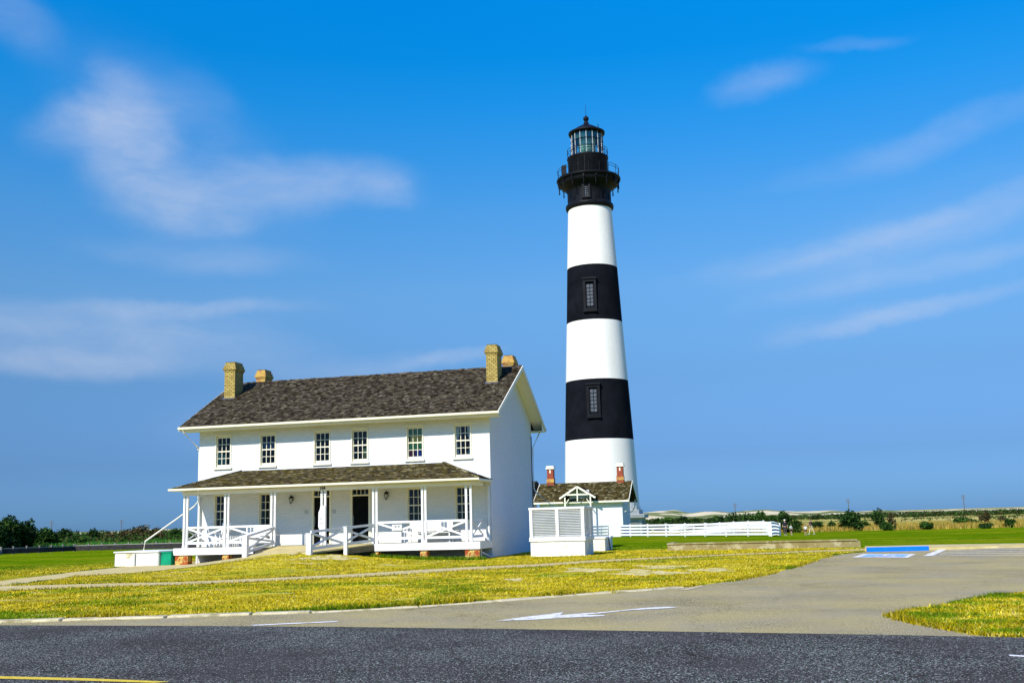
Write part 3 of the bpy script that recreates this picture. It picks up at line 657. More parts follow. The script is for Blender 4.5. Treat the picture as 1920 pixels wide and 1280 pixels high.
def chimney(x0, x1, y0, y1, zb, zt, m, cap=True):
    mb = MB(); mb.box(x0, x1, y0, y1, zb, zt-.52)
    mb.box(x0-.03, x1+.03, y0-.03, y1+.03, zt-.52, zt-.44); mb.box(x0-.07, x1+.07, y0-.07, y1+.07, zt-.44, zt-.30)
    mb.box(x0-.03, x1+.03, y0-.03, y1+.03, zt-.30, zt-.16); mb.box(x0+.02, x1-.02, y0+.02, y1-.02, zt-.16, zt-.03)
    o = mb.build('chimney', m, roof, origin=((x0+x1)/2, (y0+y1)/2, zb), bevel=.008)
    return o
CH = [chimney(-15.24, -14.62, 2.44, 3.34, 8.2, 10.42, YBRICK), chimney(-.76, -.18, 2.48, 3.38, 8.2, 10.42, YBRICK),
      chimney(-14.96, -14.42, 5.47, 6.3, 8.4, 10.40, ORBRICK), chimney(-.64, -.08, 5.47, 6.3, 8.4, 10.30, ORBRICK)]
CH[2]['label'] = 'stubby orange brick rear chimney'; CH[3]['label'] = 'stubby red-orange brick rear chimney'
for (a, b, c, d, e) in ((-15.20, -14.66, 2.48, 3.30, 10.395), (-.72, -.22, 2.52, 3.34, 10.395), (-14.92, -14.46, 5.51, 6.26, 10.375), (-.60, -.12, 5.51, 6.26, 10.275)): mb = MB(); mb.box(a, b, c, d, e-.01, e+.03); mb.build('chimney_cap', mat('dark_cap', (.04, .045, .04), (.08, .08, .06), 6., .8), roof, origin=((a+b)/2, (c+d)/2, e))
for a, b, y in ((-15.24, -14.62, 2.44), (-.76, -.18, 2.48)):
    mb = MB(); mb.poly([(a-.05, y-.16, roofz(y-.16)+.045), (b+.05, y-.16, roofz(y-.16)+.045), (b+.05, y+.0, roofz(y)+.06), (a-.05, y+.0, roofz(y)+.06)], [(0, 1, 2, 3)])
    mb.build('flashing', METAL, roof, origin=(a, y, roofz(y)))

# windows (one of each kind is built, then copied)
def make_window(x0, x1, z0, z1, gz0, gz1, cols, rows):
    """outer casing, sash with glazing bars, pane"""
    yo = 0; c = [(x0+x1)/2, 0, z0]
    mb = MB(); t = .055
    mb.box(x0, x0+t, -.035, .06, z0+.09, z1); mb.box(x1-t, x1, -.035, .06, z0+.09, z1); mb.box(x0+t, x1-t, -.035, .06, z1-t, z1)
    mb.box(x0-.03, x1+.03, -.06, .10, z1, z1+.035)
    w = mb.build('window', TRIM, house, origin=c)
    mb = MB(); mb.box(x0-.05, x1+.05, -.085, .11, z0, z0+.09); mb.build('sill', TRIM, w, origin=c)
    xa, xb = x0+t, x1-t; mid = (gz0+gz1)/2
    mb = MB(); gx0, gx1 = x0+.10, x1-.10
    mb.box(xa, gx0, .062, .11, z0+.09, z1-t); mb.box(gx1, xb, .062, .11, z0+.09, z1-t)
    mb.box(gx0, gx1, .062, .11, z0+.09, gz0); mb.box(gx0, gx1, .062, .11, gz1, z1-t); mb.box(gx0, gx1, .060, .112, mid-.028, mid+.028)
    for a, b in ((gz0, mid-.028), (mid+.028, gz1)):
        for i in range(1, cols): x = gx0+(gx1-gx0)*i/cols; mb.box(x-.013, x+.013, .068, .10, a, b)
        for j in range(1, rows):
            z = a+(b-a)*j/rows
            for i in range(cols):
                xs_ = gx0+(gx1-gx0)*i/cols+(.013 if i else 0); xe = gx0+(gx1-gx0)*(i+1)/cols-(.013 if i < cols-1 else 0)
                mb.box(xs_, xe, .070, .098, z-.012, z+.012)
    mb.build('sash', TRIM, w, origin=c)
    mb = MB(); mb.face([(gx0-.01, .085, gz0-.01), (gx1+.01, .085, gz0-.01), (gx1+.01, .085, gz1+.01), (gx0-.01, .085, gz1+.01)]); mb.build('pane', GLASS, w, origin=c)
    return w
w0 = make_window(*UPX[0], 4.57, 6.27, 4.80, 6.13, 3, 2); w0['label'] = 'upper-floor sash window with bluish green reflections'
UW = [w0]+[copy_tree(w0, (a-UPX[0][0], 0, 0)) for a, b in UPX[1:]]
for w, l_ in zip(UW[1:], ['upper-floor sash window', 'upper-floor sash window', 'upper-floor sash window with a yellow lamp inside', 'upper-floor sash window with green, gold, red and blue cloth inside', 'upper-floor sash window with white curtains tied back']): w['label'] = l_
w1 = make_window(*LOX[0], 1.60, 3.36, 1.76, 3.24, 3, 2); w1['label'] = 'porch sash window'
LW = [w1]+[copy_tree(w1, (a-LOX[0][0], 0, 0)) for a, b in LOX[1:]]
# what shows behind the panes
def inside(name, w, boxes, m):
    mb = MB()
    for b in boxes: mb.box(*b)
    return mb.build(name, m, w)
def flatm(n, c, c2=None): return mat(n, c, c2 or tuple(x*.7 for x in c), 12., .8)
w = UW[4]; x, X_ = UPX[4][0]+.12, UPX[4][1]-.12
inside('blind', w, [(x, X_, .115, .125, 5.80, 6.11)], flatm('dark_green_cloth', (.05, .30, .16), (.10, .20, .12)))
inside('blind', w, [(x+.05, X_, .115, .125, 5.50, 5.80)], flatm('gold_cloth', (.85, .75, .10), (.75, .40, .08)))
inside('blind', w, [(x, X_, .13, .14, 5.12, 5.42)], flatm('green_cloth', (.12, .62, .18), (.25, .45, .12)))
inside('blind', w, [(x, x+.3, .13, .14, 4.80, 5.11)], flatm('red_cloth', (.55, .04, .08)))
inside('blind', w, [(x+.3, X_, .13, .14, 4.80, 5.11)], flatm('blue_cloth', (.04, .09, .60)))
w = UW[3]; x = UPX[3][1]-.30
mb = MB(); mb.lathe([(.03, 4.80), (.06, 4.84), (.04, 4.95), (.10, 5.0), (.14, 5.06), (.05, 5.25)], 12, (x, .26)); 
for k in range(26):
    a = random.uniform(0, 6.28); r = random.uniform(.02, .15); zc = random.uniform(4.98, 5.32); mb.obox((x+r*math.cos(a), .26+.5*r*math.sin(a), zc), (.03, 0, .01), (0, .012, 0), (-.01, 0, .03))
mb.build('flower_pot', flatm('cream_yellow_flowers', (.9, .85, .35)), w)
w = UW[5]; x, X_ = UPX[5][0]+.10, UPX[5][1]-.10
mb = MB()
for sx, e in ((x, 1), (X_, -1)):
    pr = [(.0, 6.12), (.16, 6.12), (.13, 5.7), (.04, 5.35), (.09, 5.0), (.12, 4.82), (0, 4.82)]
    mb.poly([(sx+e*a, .13, z) for a, z in pr], [tuple(range(7)) if e > 0 else tuple(reversed(range(7)))])
mb.box(x+.40, x+.52, .14, .2, 4.82, 4.93)
mb.build('curtain', flatm('white_curtain', (.7, .7, .68)), w)
w = UW[0]; x, X_ = UPX[0][0]+.10, UPX[0][1]-.10
inside('curtain', w, [(x, x+.2, .12, .13, 4.81, 5.4), (x+.26, x+.40, .13, .14, 4.81, 5.3)], flatm('green_reflection_tint', (.14, .36, .26), (.08, .2, .25)))  # strips placed behind the pane to imitate bluish green reflections
w = UW[1]; x = UPX[1][0]+.10
inside('curtain', w, [(x, x+.62, .12, .13, 5.5, 5.8)], flatm('blue_grey_cloth', (.06, .13, .24)))

# doors
def make_door(x0, x1, lab):
    c = ((x0+x1)/2, 0, .78); mb = MB(); t = .09
    mb.box(x0-.02, x0+t, -.03, .12, .79, 3.42); mb.box(x1-t, x1+.02, -.03, .12, .79, 3.42); mb.box(x0+t, x1-t, -.03, .12, 3.33, 3.42); mb.box(x0+t, x1-t, -.02, .12, 3.02, 3.09)
    d = mb.build('door', TRIM, house, origin=c); d['label'] = lab
    a, b = x0+t, x1-t
    mb = MB(); mb.box(a, b, .07, .12, .80, 3.02)
    for q0, q1, w0_, w1_ in ((a+.08, (a+b)/2-.04, .95, 1.75), ((a+b)/2+.04, b-.08, .95, 1.75), (a+.08, b-.08, 1.92, 2.88)):
        mb.box(q0, q1, .058, .0695, w0_, w1_)
    mb.build('door_leaf', DOORM, d, origin=c)
    mb = MB(); mb.box(a, a+.045, .045, .057, 1.65, 2.12); mb.tube([(a+.02, .02, 1.75), (a+.02, .05, 1.75)], .03, 10); mb.build('handle', METAL, d, origin=c); mb = MB(); mb.box((a+b)/2-.02, (a+b)/2+.18, .045, .057, 1.58, 1.65); mb.build('letter_plate', METAL, d, origin=c)
    for i in range(1, 4): x = a+(b-a)*i/4; mb = MB(); mb.box(x-.013, x+.013, .05, .08, 3.09, 3.33); mb.build('transom_bar', TRIM, d, origin=c)
    mb = MB(); mb.face([(a, .065, 3.09), (b, .065, 3.09), (b, .065, 3.33), (a, .065, 3.33)]); mb.build('transom_pane', GLASS, d, origin=c)
    return d
make_door(*DX[0], 'black front door behind the sign post'); make_door(*DX[1], 'black front door beside the ramp')
# wall lanterns
def lantern(x, z):
    c = (x, 0, z); mb = MB(); mb.box(x-.05, x+.05, -.03, 0, z-.1, z+.12); mb.tube([(x, -.03, z+.05), (x, -.12, z+.16), (x, -.18, z+.14)], .014, 6)
    mb.lathe([(.015, z+.17), (.03, z+.14), (.12, z+.04), (.125, z+.02)], 6, (x, -.18)); mb.lathe([(.05, z-.22), (.055, z-.20), (.06, z-.19)], 6, (x, -.18)); mb.lathe([(.01, z-.27), (.03, z-.22)], 6, (x, -.18))
    for k in range(6):
        t = math.pi*k/3; mb.tube([(x+.058*math.cos(t), -.18+.058*math.sin(t), z-.20), (x+.105*math.cos(t), -.18+.105*math.sin(t), z+.02)], .008, 4)
    o = mb.build('wall_lantern', BLACK, house, origin=c)
    mb = MB(); mb.lathe([(.052, z-.185), (.095, z+.015)], 6, (x, -.18)); mb.build('lantern_glass', mat('frosted_lantern_glass', (.55, .58, .5), (.4, .45, .4), 9., .25), o, origin=c)
lantern(-10.06, 3.0); lantern(-5.13, 3.05)
for x in (-9.32, -7.86):
    mb = MB(); mb.box(x-.09, x+.09, -.03, 0, 2.24, 2.42); q = mb.build('notice_plate', mat('grey_white_plate', (.6, .62, .6), (.35, .37, .36), 30., .5, lo=.45, hi=.55), house, origin=(x, 0, 2.3), bevel=.008)

# ------------------------------------------------------------------ porch
p = -2.05; DK = .78
mb = MB(); mb.box(-15.15, 0.0, p-.08, -.003, DK-.06, DK); deck = mb.build('porch_deck', mat('grey_painted_deck', (.34, .30, .19), (.26, .24, .16), 3., .8), house)
mb = MB(); mb.box(-15.17, -11.0, p-.115, p-.085, .46, DK+.005); mb.box(-15.18, -15.151, p-.085, -.004, .46, DK+.004); mb.build('porch_skirt', WHITE, house)
mb = MB(); mb.box(-5.06, 0.02, p-.115, p-.085, .46, DK+.005); mb.box(.001, .03, p-.085, -.004, .46, DK+.004); mb.build('porch_skirt', WHITE, house)
mb = MB(); mb.box(-15.1, -.05, p-.02, p+.08, .50, .715)
for i in range(24): x = -14.9+i*.63; mb.box(x, x+.05, p+.081, -.01, .52, .715)
mb.build('porch_joist', mat('dark_timber', (.06, .045, .03), (.09, .07, .05), 4., .9), house)
piers = [(-15.1, -14.42), (-12.62, -12.28), (-5.08, -4.78), (-2.80, -2.46), (-.70, -.03)]
for a, b in piers:
    mb = MB(); mb.box(a, b, p-.06, p+.34, -.1, .455); mb.build('brick_pier', YRBRICK, house, origin=((a+b)/2, p, 0), bevel=.006)
# stair stringer / lattice at the right end under the deck
mb = MB(); mb.bar((.0, p+.3, .30), (.0, -.1, .02), .03, .05); mb.bar((0, p+.15, .44), (0, p+.15, .0), .03, .06); mb.build('porch_brace', WHITE, house)
mb = MB(); mb.box(-14.0, -13.92, p-.05, p+.02, .02, .46); mb.build('porch_brace', WHITE, house)
posts = [(-14.72, -14.50), (-12.56, -12.33), (-10.16, -9.93), (-7.62, -7.39), (-5.07, -4.85), (-2.71, -2.50), (-.64, -.37)]
pw = .10
mb = MB(); cx_, cy_ = -14.68, p
mb.box(cx_-pw/2, cx_+pw/2, cy_-pw/2, cy_+pw/2, DK+.002, 3.28); mb.box(cx_-pw/2-.015, cx_+pw/2+.015, cy_-pw/2-.015, cy_+pw/2+.015, 3.10, 3.14); mb.box(cx_-pw/2-.015, cx_+pw/2+.015, cy_-pw/2-.015, cy_+pw/2+.015, DK+.002, DK+.12)
post0 = mb.build('porch_post', WHITE, house, origin=(cx_, cy_, DK), bevel=.006)
first = True
for a, b in posts:
    for x in (a+.028, b-.028):
        if first: first = False; post0.location.x += x-cx_; ORI[post0.name].x = x; continue
        copy_tree(post0, (x-ORI[post0.name].x, 0, 0))
copy_tree(post0, (-.09-ORI[post0.name].x, -.12-p, 0)); copy_tree(post0, (-15.05-ORI[post0.name].x, -.12-p, 0))
mb = MB(); mb.box(-14.80, -.30, p-.07, p+.07, 3.281, 3.46); mb.box(-14.80, -14.66, p+.071, -.003, 3.281, 3.46); mb.box(-.44, -.30, p+.071, -.003, 3.281, 3.46)
beam = mb.build('porch_beam', WHITE, house)
mb = MB(); mb.box(-14.65, -.45, p+.072, -.003, 3.40, 3.43); mb.build('porch_ceiling', WHITE, house)
# hipped porch roof
ex0, ex1, ey, ez, wz = -15.27, .09, -2.42, 3.57, 4.45; tl, tr = -12.8, -2.29
mb = MB(); 
core = [(ex0, ey, ez), (ex1, ey, ez), (ex1, -.003, ez), (ex0, -.003, ez), (tl, -.003, wz), (tr, -.003, wz)]
mb.poly(core, [(0, 1, 5, 4), (1, 2, 5), (3, 0, 4), (0, 3, 2, 1)], (.06, .055, .03))
shingles(mb, (ex0, ey-.02, ez), (ex1, ey-.02, ez), (tr, -.01, wz), (tl, -.01, wz), .17, .14, PORCHC)
for q in ((ex1, -2.4, ez, ex1, -.01, ez, tr, -.01, wz), (ex0, -.01, ez, ex0, -2.4, ez, tl, -.01, wz)):
    A, B, C = Vector(q[0:3]), Vector(q[3:6]), Vector(q[6:9]); shingles(mb, A, B, C, C.lerp(C+(A-B).normalized()*.02, 1), .17, .14, PORCHC)
for A, B in (((ex1, ey, ez+.03), (tr, -.03, wz+.03)), ((ex0, ey, ez+.03), (tl, -.03, wz+.03))):
    A, B = Vector(A), Vector(B)
    for i in range(26): c = random.choice(PORCHC+[(.45, .42, .15), (.5, .48, .3)]); mb.bar(A.lerp(B, i/26), A.lerp(B, (i+1)/26-.004), .16, .035, col=c)
mb.build('porch_roof', SHING, house)
gutter('porch_gutter', (ex0-.04, ey-.07, ez-.04), (ex1+.02, ey-.07, ez-.04), house, .06)
mb = MB(); mb.box(ex0, ex1, ey, ey+.03, 3.47, ez-.004); mb.box(ex1-.03, ex1, ey+.031, -.004, 3.47, ez-.004); mb.box(ex0, ex0+.03, ey+.031, -.004, 3.47, ez-.004)
mb.box(ex0+.031, ex1-.031, ey+.031, p-.075, 3.472, 3.492); mb.box(-.29, ex1-.031, p-.07, -.004, 3.472, 3.492); mb.box(ex0+.031, -14.81, p-.07, -.004, 3.472, 3.492)
mb.build('porch_fascia', TRIM, house)
def text_mesh(s, size, m, parent, loc, name='house_number', ext=.008, name_rot=(math.pi/2, 0, 0)):
    cu = bpy.data.curves.new('t', 'FONT'); cu.body = s; cu.size = size; cu.extrude = ext; cu.align_x = 'CENTER'; cu.align_y = 'CENTER'; cu.offset = .004
    to = bpy.data.objects.new('t', cu); COL.objects.link(to); dg = bpy.context.evaluated_depsgraph_get(); me = bpy.data.meshes.new_from_object(to.evaluated_get(dg))
    bpy.data.objects.remove(to); me.materials.clear(); me.materials.append(m); o = bpy.data.objects.new(name, me); COL.objects.link(o); o.rotation_euler = name_rot
    o.parent = parent; o.location = Vector(loc)-ORI[parent.name]; ORI[o.name] = Vector(loc); return o
text_mesh('104', .19, BLACK, house, (-7.53, p-.08, 3.375))
# railings: one mesh per bay (rails and the crossed braces)
def rail_bay(xa, xb, y, z, name='porch_railing', parent=house):
    mb = MB(); mb.box(xa, xb, y-.03, y+.03, z+.90, z+1.0); mb.box(xa, xb, y-.025, y+.025, z+.17, z+.28)
    for s in (1, -1):
        a, b = (xa, xb) if s > 0 else (xb, xa)
        mb.bar((a, y+(.0 if s > 0 else .012), z+.27), (b, y+(.0 if s > 0 else .012), z+.91), .04, .085)
    return mb.build(name, WHITE, parent)
for a, b in ((-14.50, -12.56), (-12.33, -10.16), (-4.85, -2.71), (-2.50, -.64)): rail_bay(a, b, p, DK)
def rail_side(x, ya, yb, z):
    mb = MB(); mb.box(x-.03, x+.03, ya, yb, z+.90, z+1.0); mb.box(x-.025, x+.025, ya, yb, z+.17, z+.28)
    mb.bar((x, ya, z+.27), (x, yb, z+.91), .04, .06); mb.bar((x+.012, yb, z+.27), (x+.012, ya, z+.91), .04, .06); return mb.build('porch_railing', WHITE, house)
rail_side(-.38, p+.07, -.19, DK); rail_side(-14.70, p+.07, -.19, DK)
mb = MB()
for s in (0, 1):
    x = -.25+s*.12; mb.box(x, x+.07, -.1, -.04, DK, DK+.95-.0*s)
mb.build('porch_brace', WHITE, house)
# downpipes
def pipe(name, pts, r=.036): mb = MB(); mb.tube(pts, r, 8); return mb.build(name, TRIM, house)
pipe('downpipe', [(-15.60, -OE-.07, 6.55), (-15.58, -.80, 6.4), (-15.26, -.1, 5.75), (-15.25, .1, 5.6)])
pipe('downpipe', [(-15.25, .1, 5.6), (-15.25, .12, 3.05), (-15.40, -.1, 2.75), (-17.0, -1.7, 1.15), (-17.05, -1.75, .62)])
mb = MB(); mb.box(-15.30, -15.19, .0, .2, 5.60, 5.68); mb.build('pipe_bracket', TRIM, house)
pipe('downpipe', [(.30, D+OE+.07, 6.5), (.28, D+.5, 6.25), (.09, D-.05, 5.6), (.09, D-.08, 3.35), (.25, D-.08, 3.1), (1.2, D-.3, 2.35), (1.25, D-.3, .1)])
mb = MB(); mb.tube([(.035, D-.14, 6.2), (.035, D-.14, .1)], .022, 6); mb.build('conduit', BLACK, house)
# back stoop railing seen past the left end
mb = MB(); mb.box(-18.0, -15.3, D+.3, D+.36, 2.05, 2.12); mb.box(-18.0, -15.3, D+.3, D+.36, 1.15, 1.2)
for i in range(19): mb.box(-18.0+i*.15, -17.96+i*.15, D+.31, D+.35, 1.2, 2.05)
for x in (-18.0, -15.4): mb.box(x, x+.1, D+.29, D+.38, 0, 2.2)
mb.box(-18.0, -15.2, D+.25, D+1.6, .98, 1.1)
for x in (-17.9, -16.6, -15.5):
    mb.box(x, x+.12, D+1.4, D+1.5, 0, .98)
tag(mb.build('rear_balustrade', mat('grey_rail_paint', (.35, .36, .36), (.5, .5, .5), 3., .6), house))

# ------------------------------------------------------------------ ramp
ramp = thing('access_ramp', (-7.5, -4, .4), 'wooden ramp with white cross-braced side rails leading up to the porch opening', 'ramp')
PL0, PR0 = Vector((-9.93, p-.12, DK)), Vector((-5.0, p-.12, DK)); PL1, PR1 = Vector((-10.22, -4.3, .42)), Vector((-6.30, -6.05, .56))
mb = MB(); n = 14
for i in range(n+1):
    a = PL0.lerp(PL1, i/n); b = PR0.lerp(PR1, i/n)
    mb.v += [tuple(a), tuple(b), (a.x, a.y, a.z-.06), (b.x, b.y, b.z-.06)]
for i in range(n):
    q = 4*i; mb.f += [(q, q+4, q+5, q+1), (q+2, q+3, q+7, q+6), (q, q+2, q+6, q+4), (q+1, q+5, q+7, q+3)]; mb.c += [(1, 1, 1)]*4
mb.f += [(0, 1, 3, 2), (4*n, 4*n+2, 4*n+3, 4*n+1)]; mb.c += [(1, 1, 1)]*2
mb.build('ramp_deck', CONC, ramp)
def ramp_rail(A, B, h=.90):
    A, B = Vector(A), Vector(B); mb = MB(); up = Vector((0, 0, 1))
    mb.bar(A+up*(h-.04), B+up*(h-.04), .06, .10); mb.bar(A+up*.16, B+up*.16, .05, .12)
    n = 2 if (B-A).length > 3 else 1
    for i in range(n):
        a, b = A.lerp(B, i/n), A.lerp(B, (i+1)/n)
        mb.bar(a+up*.22, b+up*(h-.1), .04, .09); mb.bar(b+up*.22, a+up*(h-.1), .04, .09)
    return mb.build('ramp_railing', WHITE, ramp)
ramp_rail(PR0+Vector((0, 0, 0)), PR1); ramp_rail(PL0, PL1)
def rpost(P, zb, zt, w=.16):
    mb = MB(); mb.box(P.x-w/2, P.x+w/2, P.y-w/2, P.y+w/2, zb, zt); mb.box(P.x-w/2-.02, P.x+w/2+.02, P.y-w/2-.02, P.y+w/2+.02, zt, zt+.03); mb.build('ramp_post', WHITE, ramp, origin=(P.x, P.y, zb), bevel=.006)
PM = PR0.lerp(PR1, .48); rpost(PM+Vector((.06, -.02, 0)), .15, PM.z+.90); rpost(PR1+Vector((-.02, -.1, 0)), .42, PR1.z+.78, .22); rpost(PL1+Vector((.02, -.1, 0)), .25, PL1.z+.86, .22)
mb = MB(); mb.bar(PR0+Vector((.02, 0, -.19)), PM+Vector((.02, 0, -.17)), .04, .22); mb.build('ramp_skirt', mat('brown_timber', (.16, .13, .07), (.22, .18, .1), 3., .85), ramp)

# ------------------------------------------------------------------ things on the porch
def bench(x, y, w, lab, rot=0):
    t = thing('porch_bench', (x, y, DK), lab, 'bench', 'white slatted benches on the porch')
    z = DK; mb = MB()
    for i in range(5): mb.box(x-w/2, x+w/2, y-.25+i*.1, y-.25+i*.1+.085, z+.42, z+.45)
    mb.build('seat', WHITE, t)
    mb = MB()
    for i in range(7): mb.box(x-w/2, x+w/2, y+.26, y+.285, z+.50+i*.07, z+.56+i*.07)
    mb.build('backrest', WHITE, t)
    for sx in (-1, 1):
        xx = x+sx*(w/2-.03)
        for yy in (y-.22, y+.27): mb = MB(); mb.box(xx-.03, xx+.03, yy-.03, yy+.03, z, z+(.62 if yy < y else 1.0)); mb.build('leg', WHITE, t)
        mb = MB(); mb.box(xx-.04, xx+.04, y-.27, y+.24, z+.62, z+.65); mb.build('armrest', WHITE, t)
    return t
bench(-11.55, -.85, 1.3, 'white slatted bench on the porch just left of the ramp'); bench(-2.75, -.85, 2.1, 'white slatted bench on the porch right of the small rail notice')
def rocker(x, y, lab, ry=0.):
    t = thing('rocking_chair', (x, y, DK), lab, 'rocking chair'); z = DK
    mb = MB(); mb.box(x-.25, x+.25, y-.25, y+.22, z+.40, z+.44); mb.build('seat', WHITE, t)
    mb = MB()
    for i in range(5): mb.bar((x-.2+i*.1, y+.22, z+.44), (x-.2+i*.1, y+.40, z+1.08), .06, .02)
    mb.bar((x-.25, y+.41, z+1.10), (x+.25, y+.41, z+1.10), .03, .09); mb.build('backrest', WHITE, t)
    for sx in (-1, 1):
        xx = x+sx*.25; mb = MB(); mb.tube([(xx, y-.42, z+.11), (xx, y-.2, z+.04), (xx, y+.05, z+.02), (xx, y+.3, z+.05), (xx, y+.55, z+.15)], .02, 6); mb.build('rocker', WHITE, t)
        mb = MB(); mb.box(xx-.035, xx+.035, y-.28, y+.28, z+.64, z+.67); mb.build('armrest', WHITE, t)
        for yy in (y-.22, y+.2): mb = MB(); mb.box(xx-.02, xx+.02, yy-.02, yy+.02, z+.03, z+.64); mb.build('leg', WHITE, t)
rocker(-13.3, -.9, 'white rocking chair at the left end of the porch')
# notice board on the middle posts
sg = thing('notice_board', (-7.68, p-.11, 1.1), 'narrow white notice board fixed to the middle pair of porch posts', 'sign')
mb = MB(); mb.poly([(x, y, z) for y in (p-.13, p-.10) for x, z in ((-7.66, 1.16), (-7.36, 1.16), (-7.36, 2.58), (-7.60, 2.58), (-7.64, 2.40), (-7.70, 2.28), (-7.71, 1.62), (-7.66, 1.5))],
        [tuple(range(8)), tuple(reversed(range(8, 16)))]+[(i, i+8, (i+1) % 8+8, (i+1) % 8) for i in range(8)]); mb.build('board', WHITE, sg)
mb = MB()
for x0_, x1_, z0_, z1_ in ((-7.62, -7.50, 1.96, 1.985), (-7.60, -7.55, 1.99, 2.02), (-7.62, -7.47, 1.76, 1.785), (-7.60, -7.53, 1.33, 1.36), (-7.58, -7.55, 1.30, 1.33), (-7.55, -7.52, 2.30, 2.33)): mb.box(x0_, x1_, p-.134, p-.1302, z0_, z1_)
mb.build('print', mat('grey_print', (.2, .2, .2)), sg)
sg2 = thing('rail_notice', (-3.95, p-.06, 1.4), 'small white notice with two grey marks hung on the right-hand porch railing', 'sign')
mb = MB(); mb.box(-4.12, -3.66, p-.08, p-.05, 1.36, 1.62); mb.build('board', WHITE, sg2)
mb = MB(); mb.box(-4.0, -3.9, p-.084, p-.0802, 1.50, 1.57); mb.box(-3.85, -3.75, p-.084, p-.0802, 1.50, 1.57); mb.box(-4.02, -3.88, p-.084, p-.0802, 1.39, 1.405); mb.build('print', MATS['grey_print'], sg2)

# ------------------------------------------------------------------ cistern at the left end
cis = thing('cistern', (-16.6, -1.5, 0), 'low white masonry cistern with stained foot at the left end of the porch', 'cistern')
STAINW = mat('stained_whitewash', (.80, .80, .74), (.70, .68, .55), 2.5, .8, .5, 18, c3=(.46, .40, .20), s3=1.8, t3=(.60, .72))
mb = MB(); mb.box(-18.15, -15.78, -2.45, .1, -.05, .62); mb.build('wall', STAINW, cis, bevel=.05)
mb = MB(); mb.box(-18.20, -15.74, -2.50, .15, .62, .70); mb.build('cover', WHITE, cis, bevel=.03)
mb = MB(); mb.tube([(-17.0, -2.5, .6), (-17.0, -2.5, .02)], .025, 6); mb.build('hose', mat('hose', (.3, .3, .28)), cis)
gh = thing('green_shade_box', (-15.5, -2.2, 0), 'low green box added for the green-tinted shaded side of the cistern', 'box')  # box added to carry the cistern's green-tinted shaded side
mb = MB(); mb.box(-15.74, -15.20, -2.30, -1.6, -.02, .60); mb.build('body', GREEN, gh, bevel=.01)
mb = MB(); mb.box(-15.73, -15.20, -2.33, -1.58, .60, .64); mb.build('lid', GREEN, gh)

# ------------------------------------------------------------------ louvred enclosure
lv = thing('louvred_enclosure', (3.0, 1.2, 0), 'white square louvred enclosure on a solid base right of the house', 'enclosure')
bx0, bx1, by0, by1 = 1.80, 4.32, .1, 2.5
mb = MB(); mb.box(bx0, bx1, by0, by1, -.05, .68); mb.build('base', STAINW, lv)
mb = MB(); mb.box(bx0-.05, bx1+.05, by0-.05, by1+.05, .68, .86)
for x in (bx0-.02, (bx0+bx1)/2-.05, bx1-.12):
    mb.box(x, x+.14, by0-.03, by0+.10, .861, 2.11); mb.box(x, x+.14, by1-.10, by1+.03, .861, 2.11)
for y in ((by0+by1)/2-.05,): 
    mb.box(bx1-.10, bx1+.02, y, y+.10, .861, 2.11); mb.box(bx0-.02, bx0+.10, y, y+.10, .861, 2.11)
mb.box(bx0-.05, bx1+.05, by0-.05, by0+.12, 2.111, 2.21); mb.box(bx0-.05, bx1+.05, by1-.12, by1+.05, 2.111, 2.21); mb.box(bx1-.12, bx1+.05, by0+.121, by1-.121, 2.111, 2.21); mb.box(bx0-.05, bx0+.12, by0+.121, by1-.121, 2.111, 2.21)
mb.build('frame', WHITE, lv)
def louv(axis, a, b, c, name='louvre_panel'):
    mb = MB()
    for i in range(17):
        z = .885+i*.0735
        if axis == 'x': mb.obox(((a+b)/2, c, z+.03), ((b-a)/2, 0, 0), (0, .033, -.030), (0, .005, .006))
        else: mb.obox((c, (a+b)/2, z+.03), (0, (b-a)/2, 0), (-.035, 0, -.028), (-.005, 0, .006))
    mb.build(name, WHITE, lv)
mx_ = (bx0+bx1)/2
louv('x', bx0+.12, mx_-.05, by0+.05); louv('x', mx_+.09, bx1-.12, by0+.05)
my_ = (by0+by1)/2
louv('y', by0+.10, my_-.05, bx1-.05); louv('y', my_+.05, by1-.10, bx1-.05)
mb = MB(); mb.box(2.3, 3.9, .7, 2.0, .5, 1.7); mb.build('machine', mat('grey_machine', (.35, .36, .36), (.25, .26, .26), 5., .5), lv, bevel=.03)
# small white masonry block behind it
sb = thing('masonry_block', (3.9, 7.5, 0), 'small plain white masonry block behind the louvred enclosure', 'block')
mb = MB(); mb.box(3.2, 4.28, 6.4, 9.0, -.05, .62); mb.build('body', STAINW, sb, bevel=.02); mb = MB(); mb.box(3.15, 4.33, 6.35, 9.05, .62, .70); mb.build('cover', WHITE, sb, bevel=.01)
mb = MB(); mb.bar((4.32, 8.3, .05), (4.36, 7.6, .6), .03, .35); mb.build('prop_board', WHITE, sb)
# low concrete wall with turned end, beyond the lawn
lw = MB()
lw.box(7.9, 16.4, 4.55, 4.85, -.05, .30); lw.box(7.62, 7.899, 4.56, 7.2, -.05, .29)
lw.box(7.85, 16.45, 4.50, 4.90, .30, .36); lw.box(7.58, 7.849, 4.51, 7.25, .30, .35)
lw.box(16.40, 16.60, 4.56, 6.2, -.05, .27)
tag(lw.build('retaining_wall', mat('stained_concrete', (.30, .24, .10), (.22, .17, .06), 1.6, .9, .5, 20, c3=(.42, .36, .20), s3=2.4, t3=(.5, .62)), origin=(12, 4.7, 0)), 'long low brown-stained concrete wall at the edge of the green lawn', 'wall')
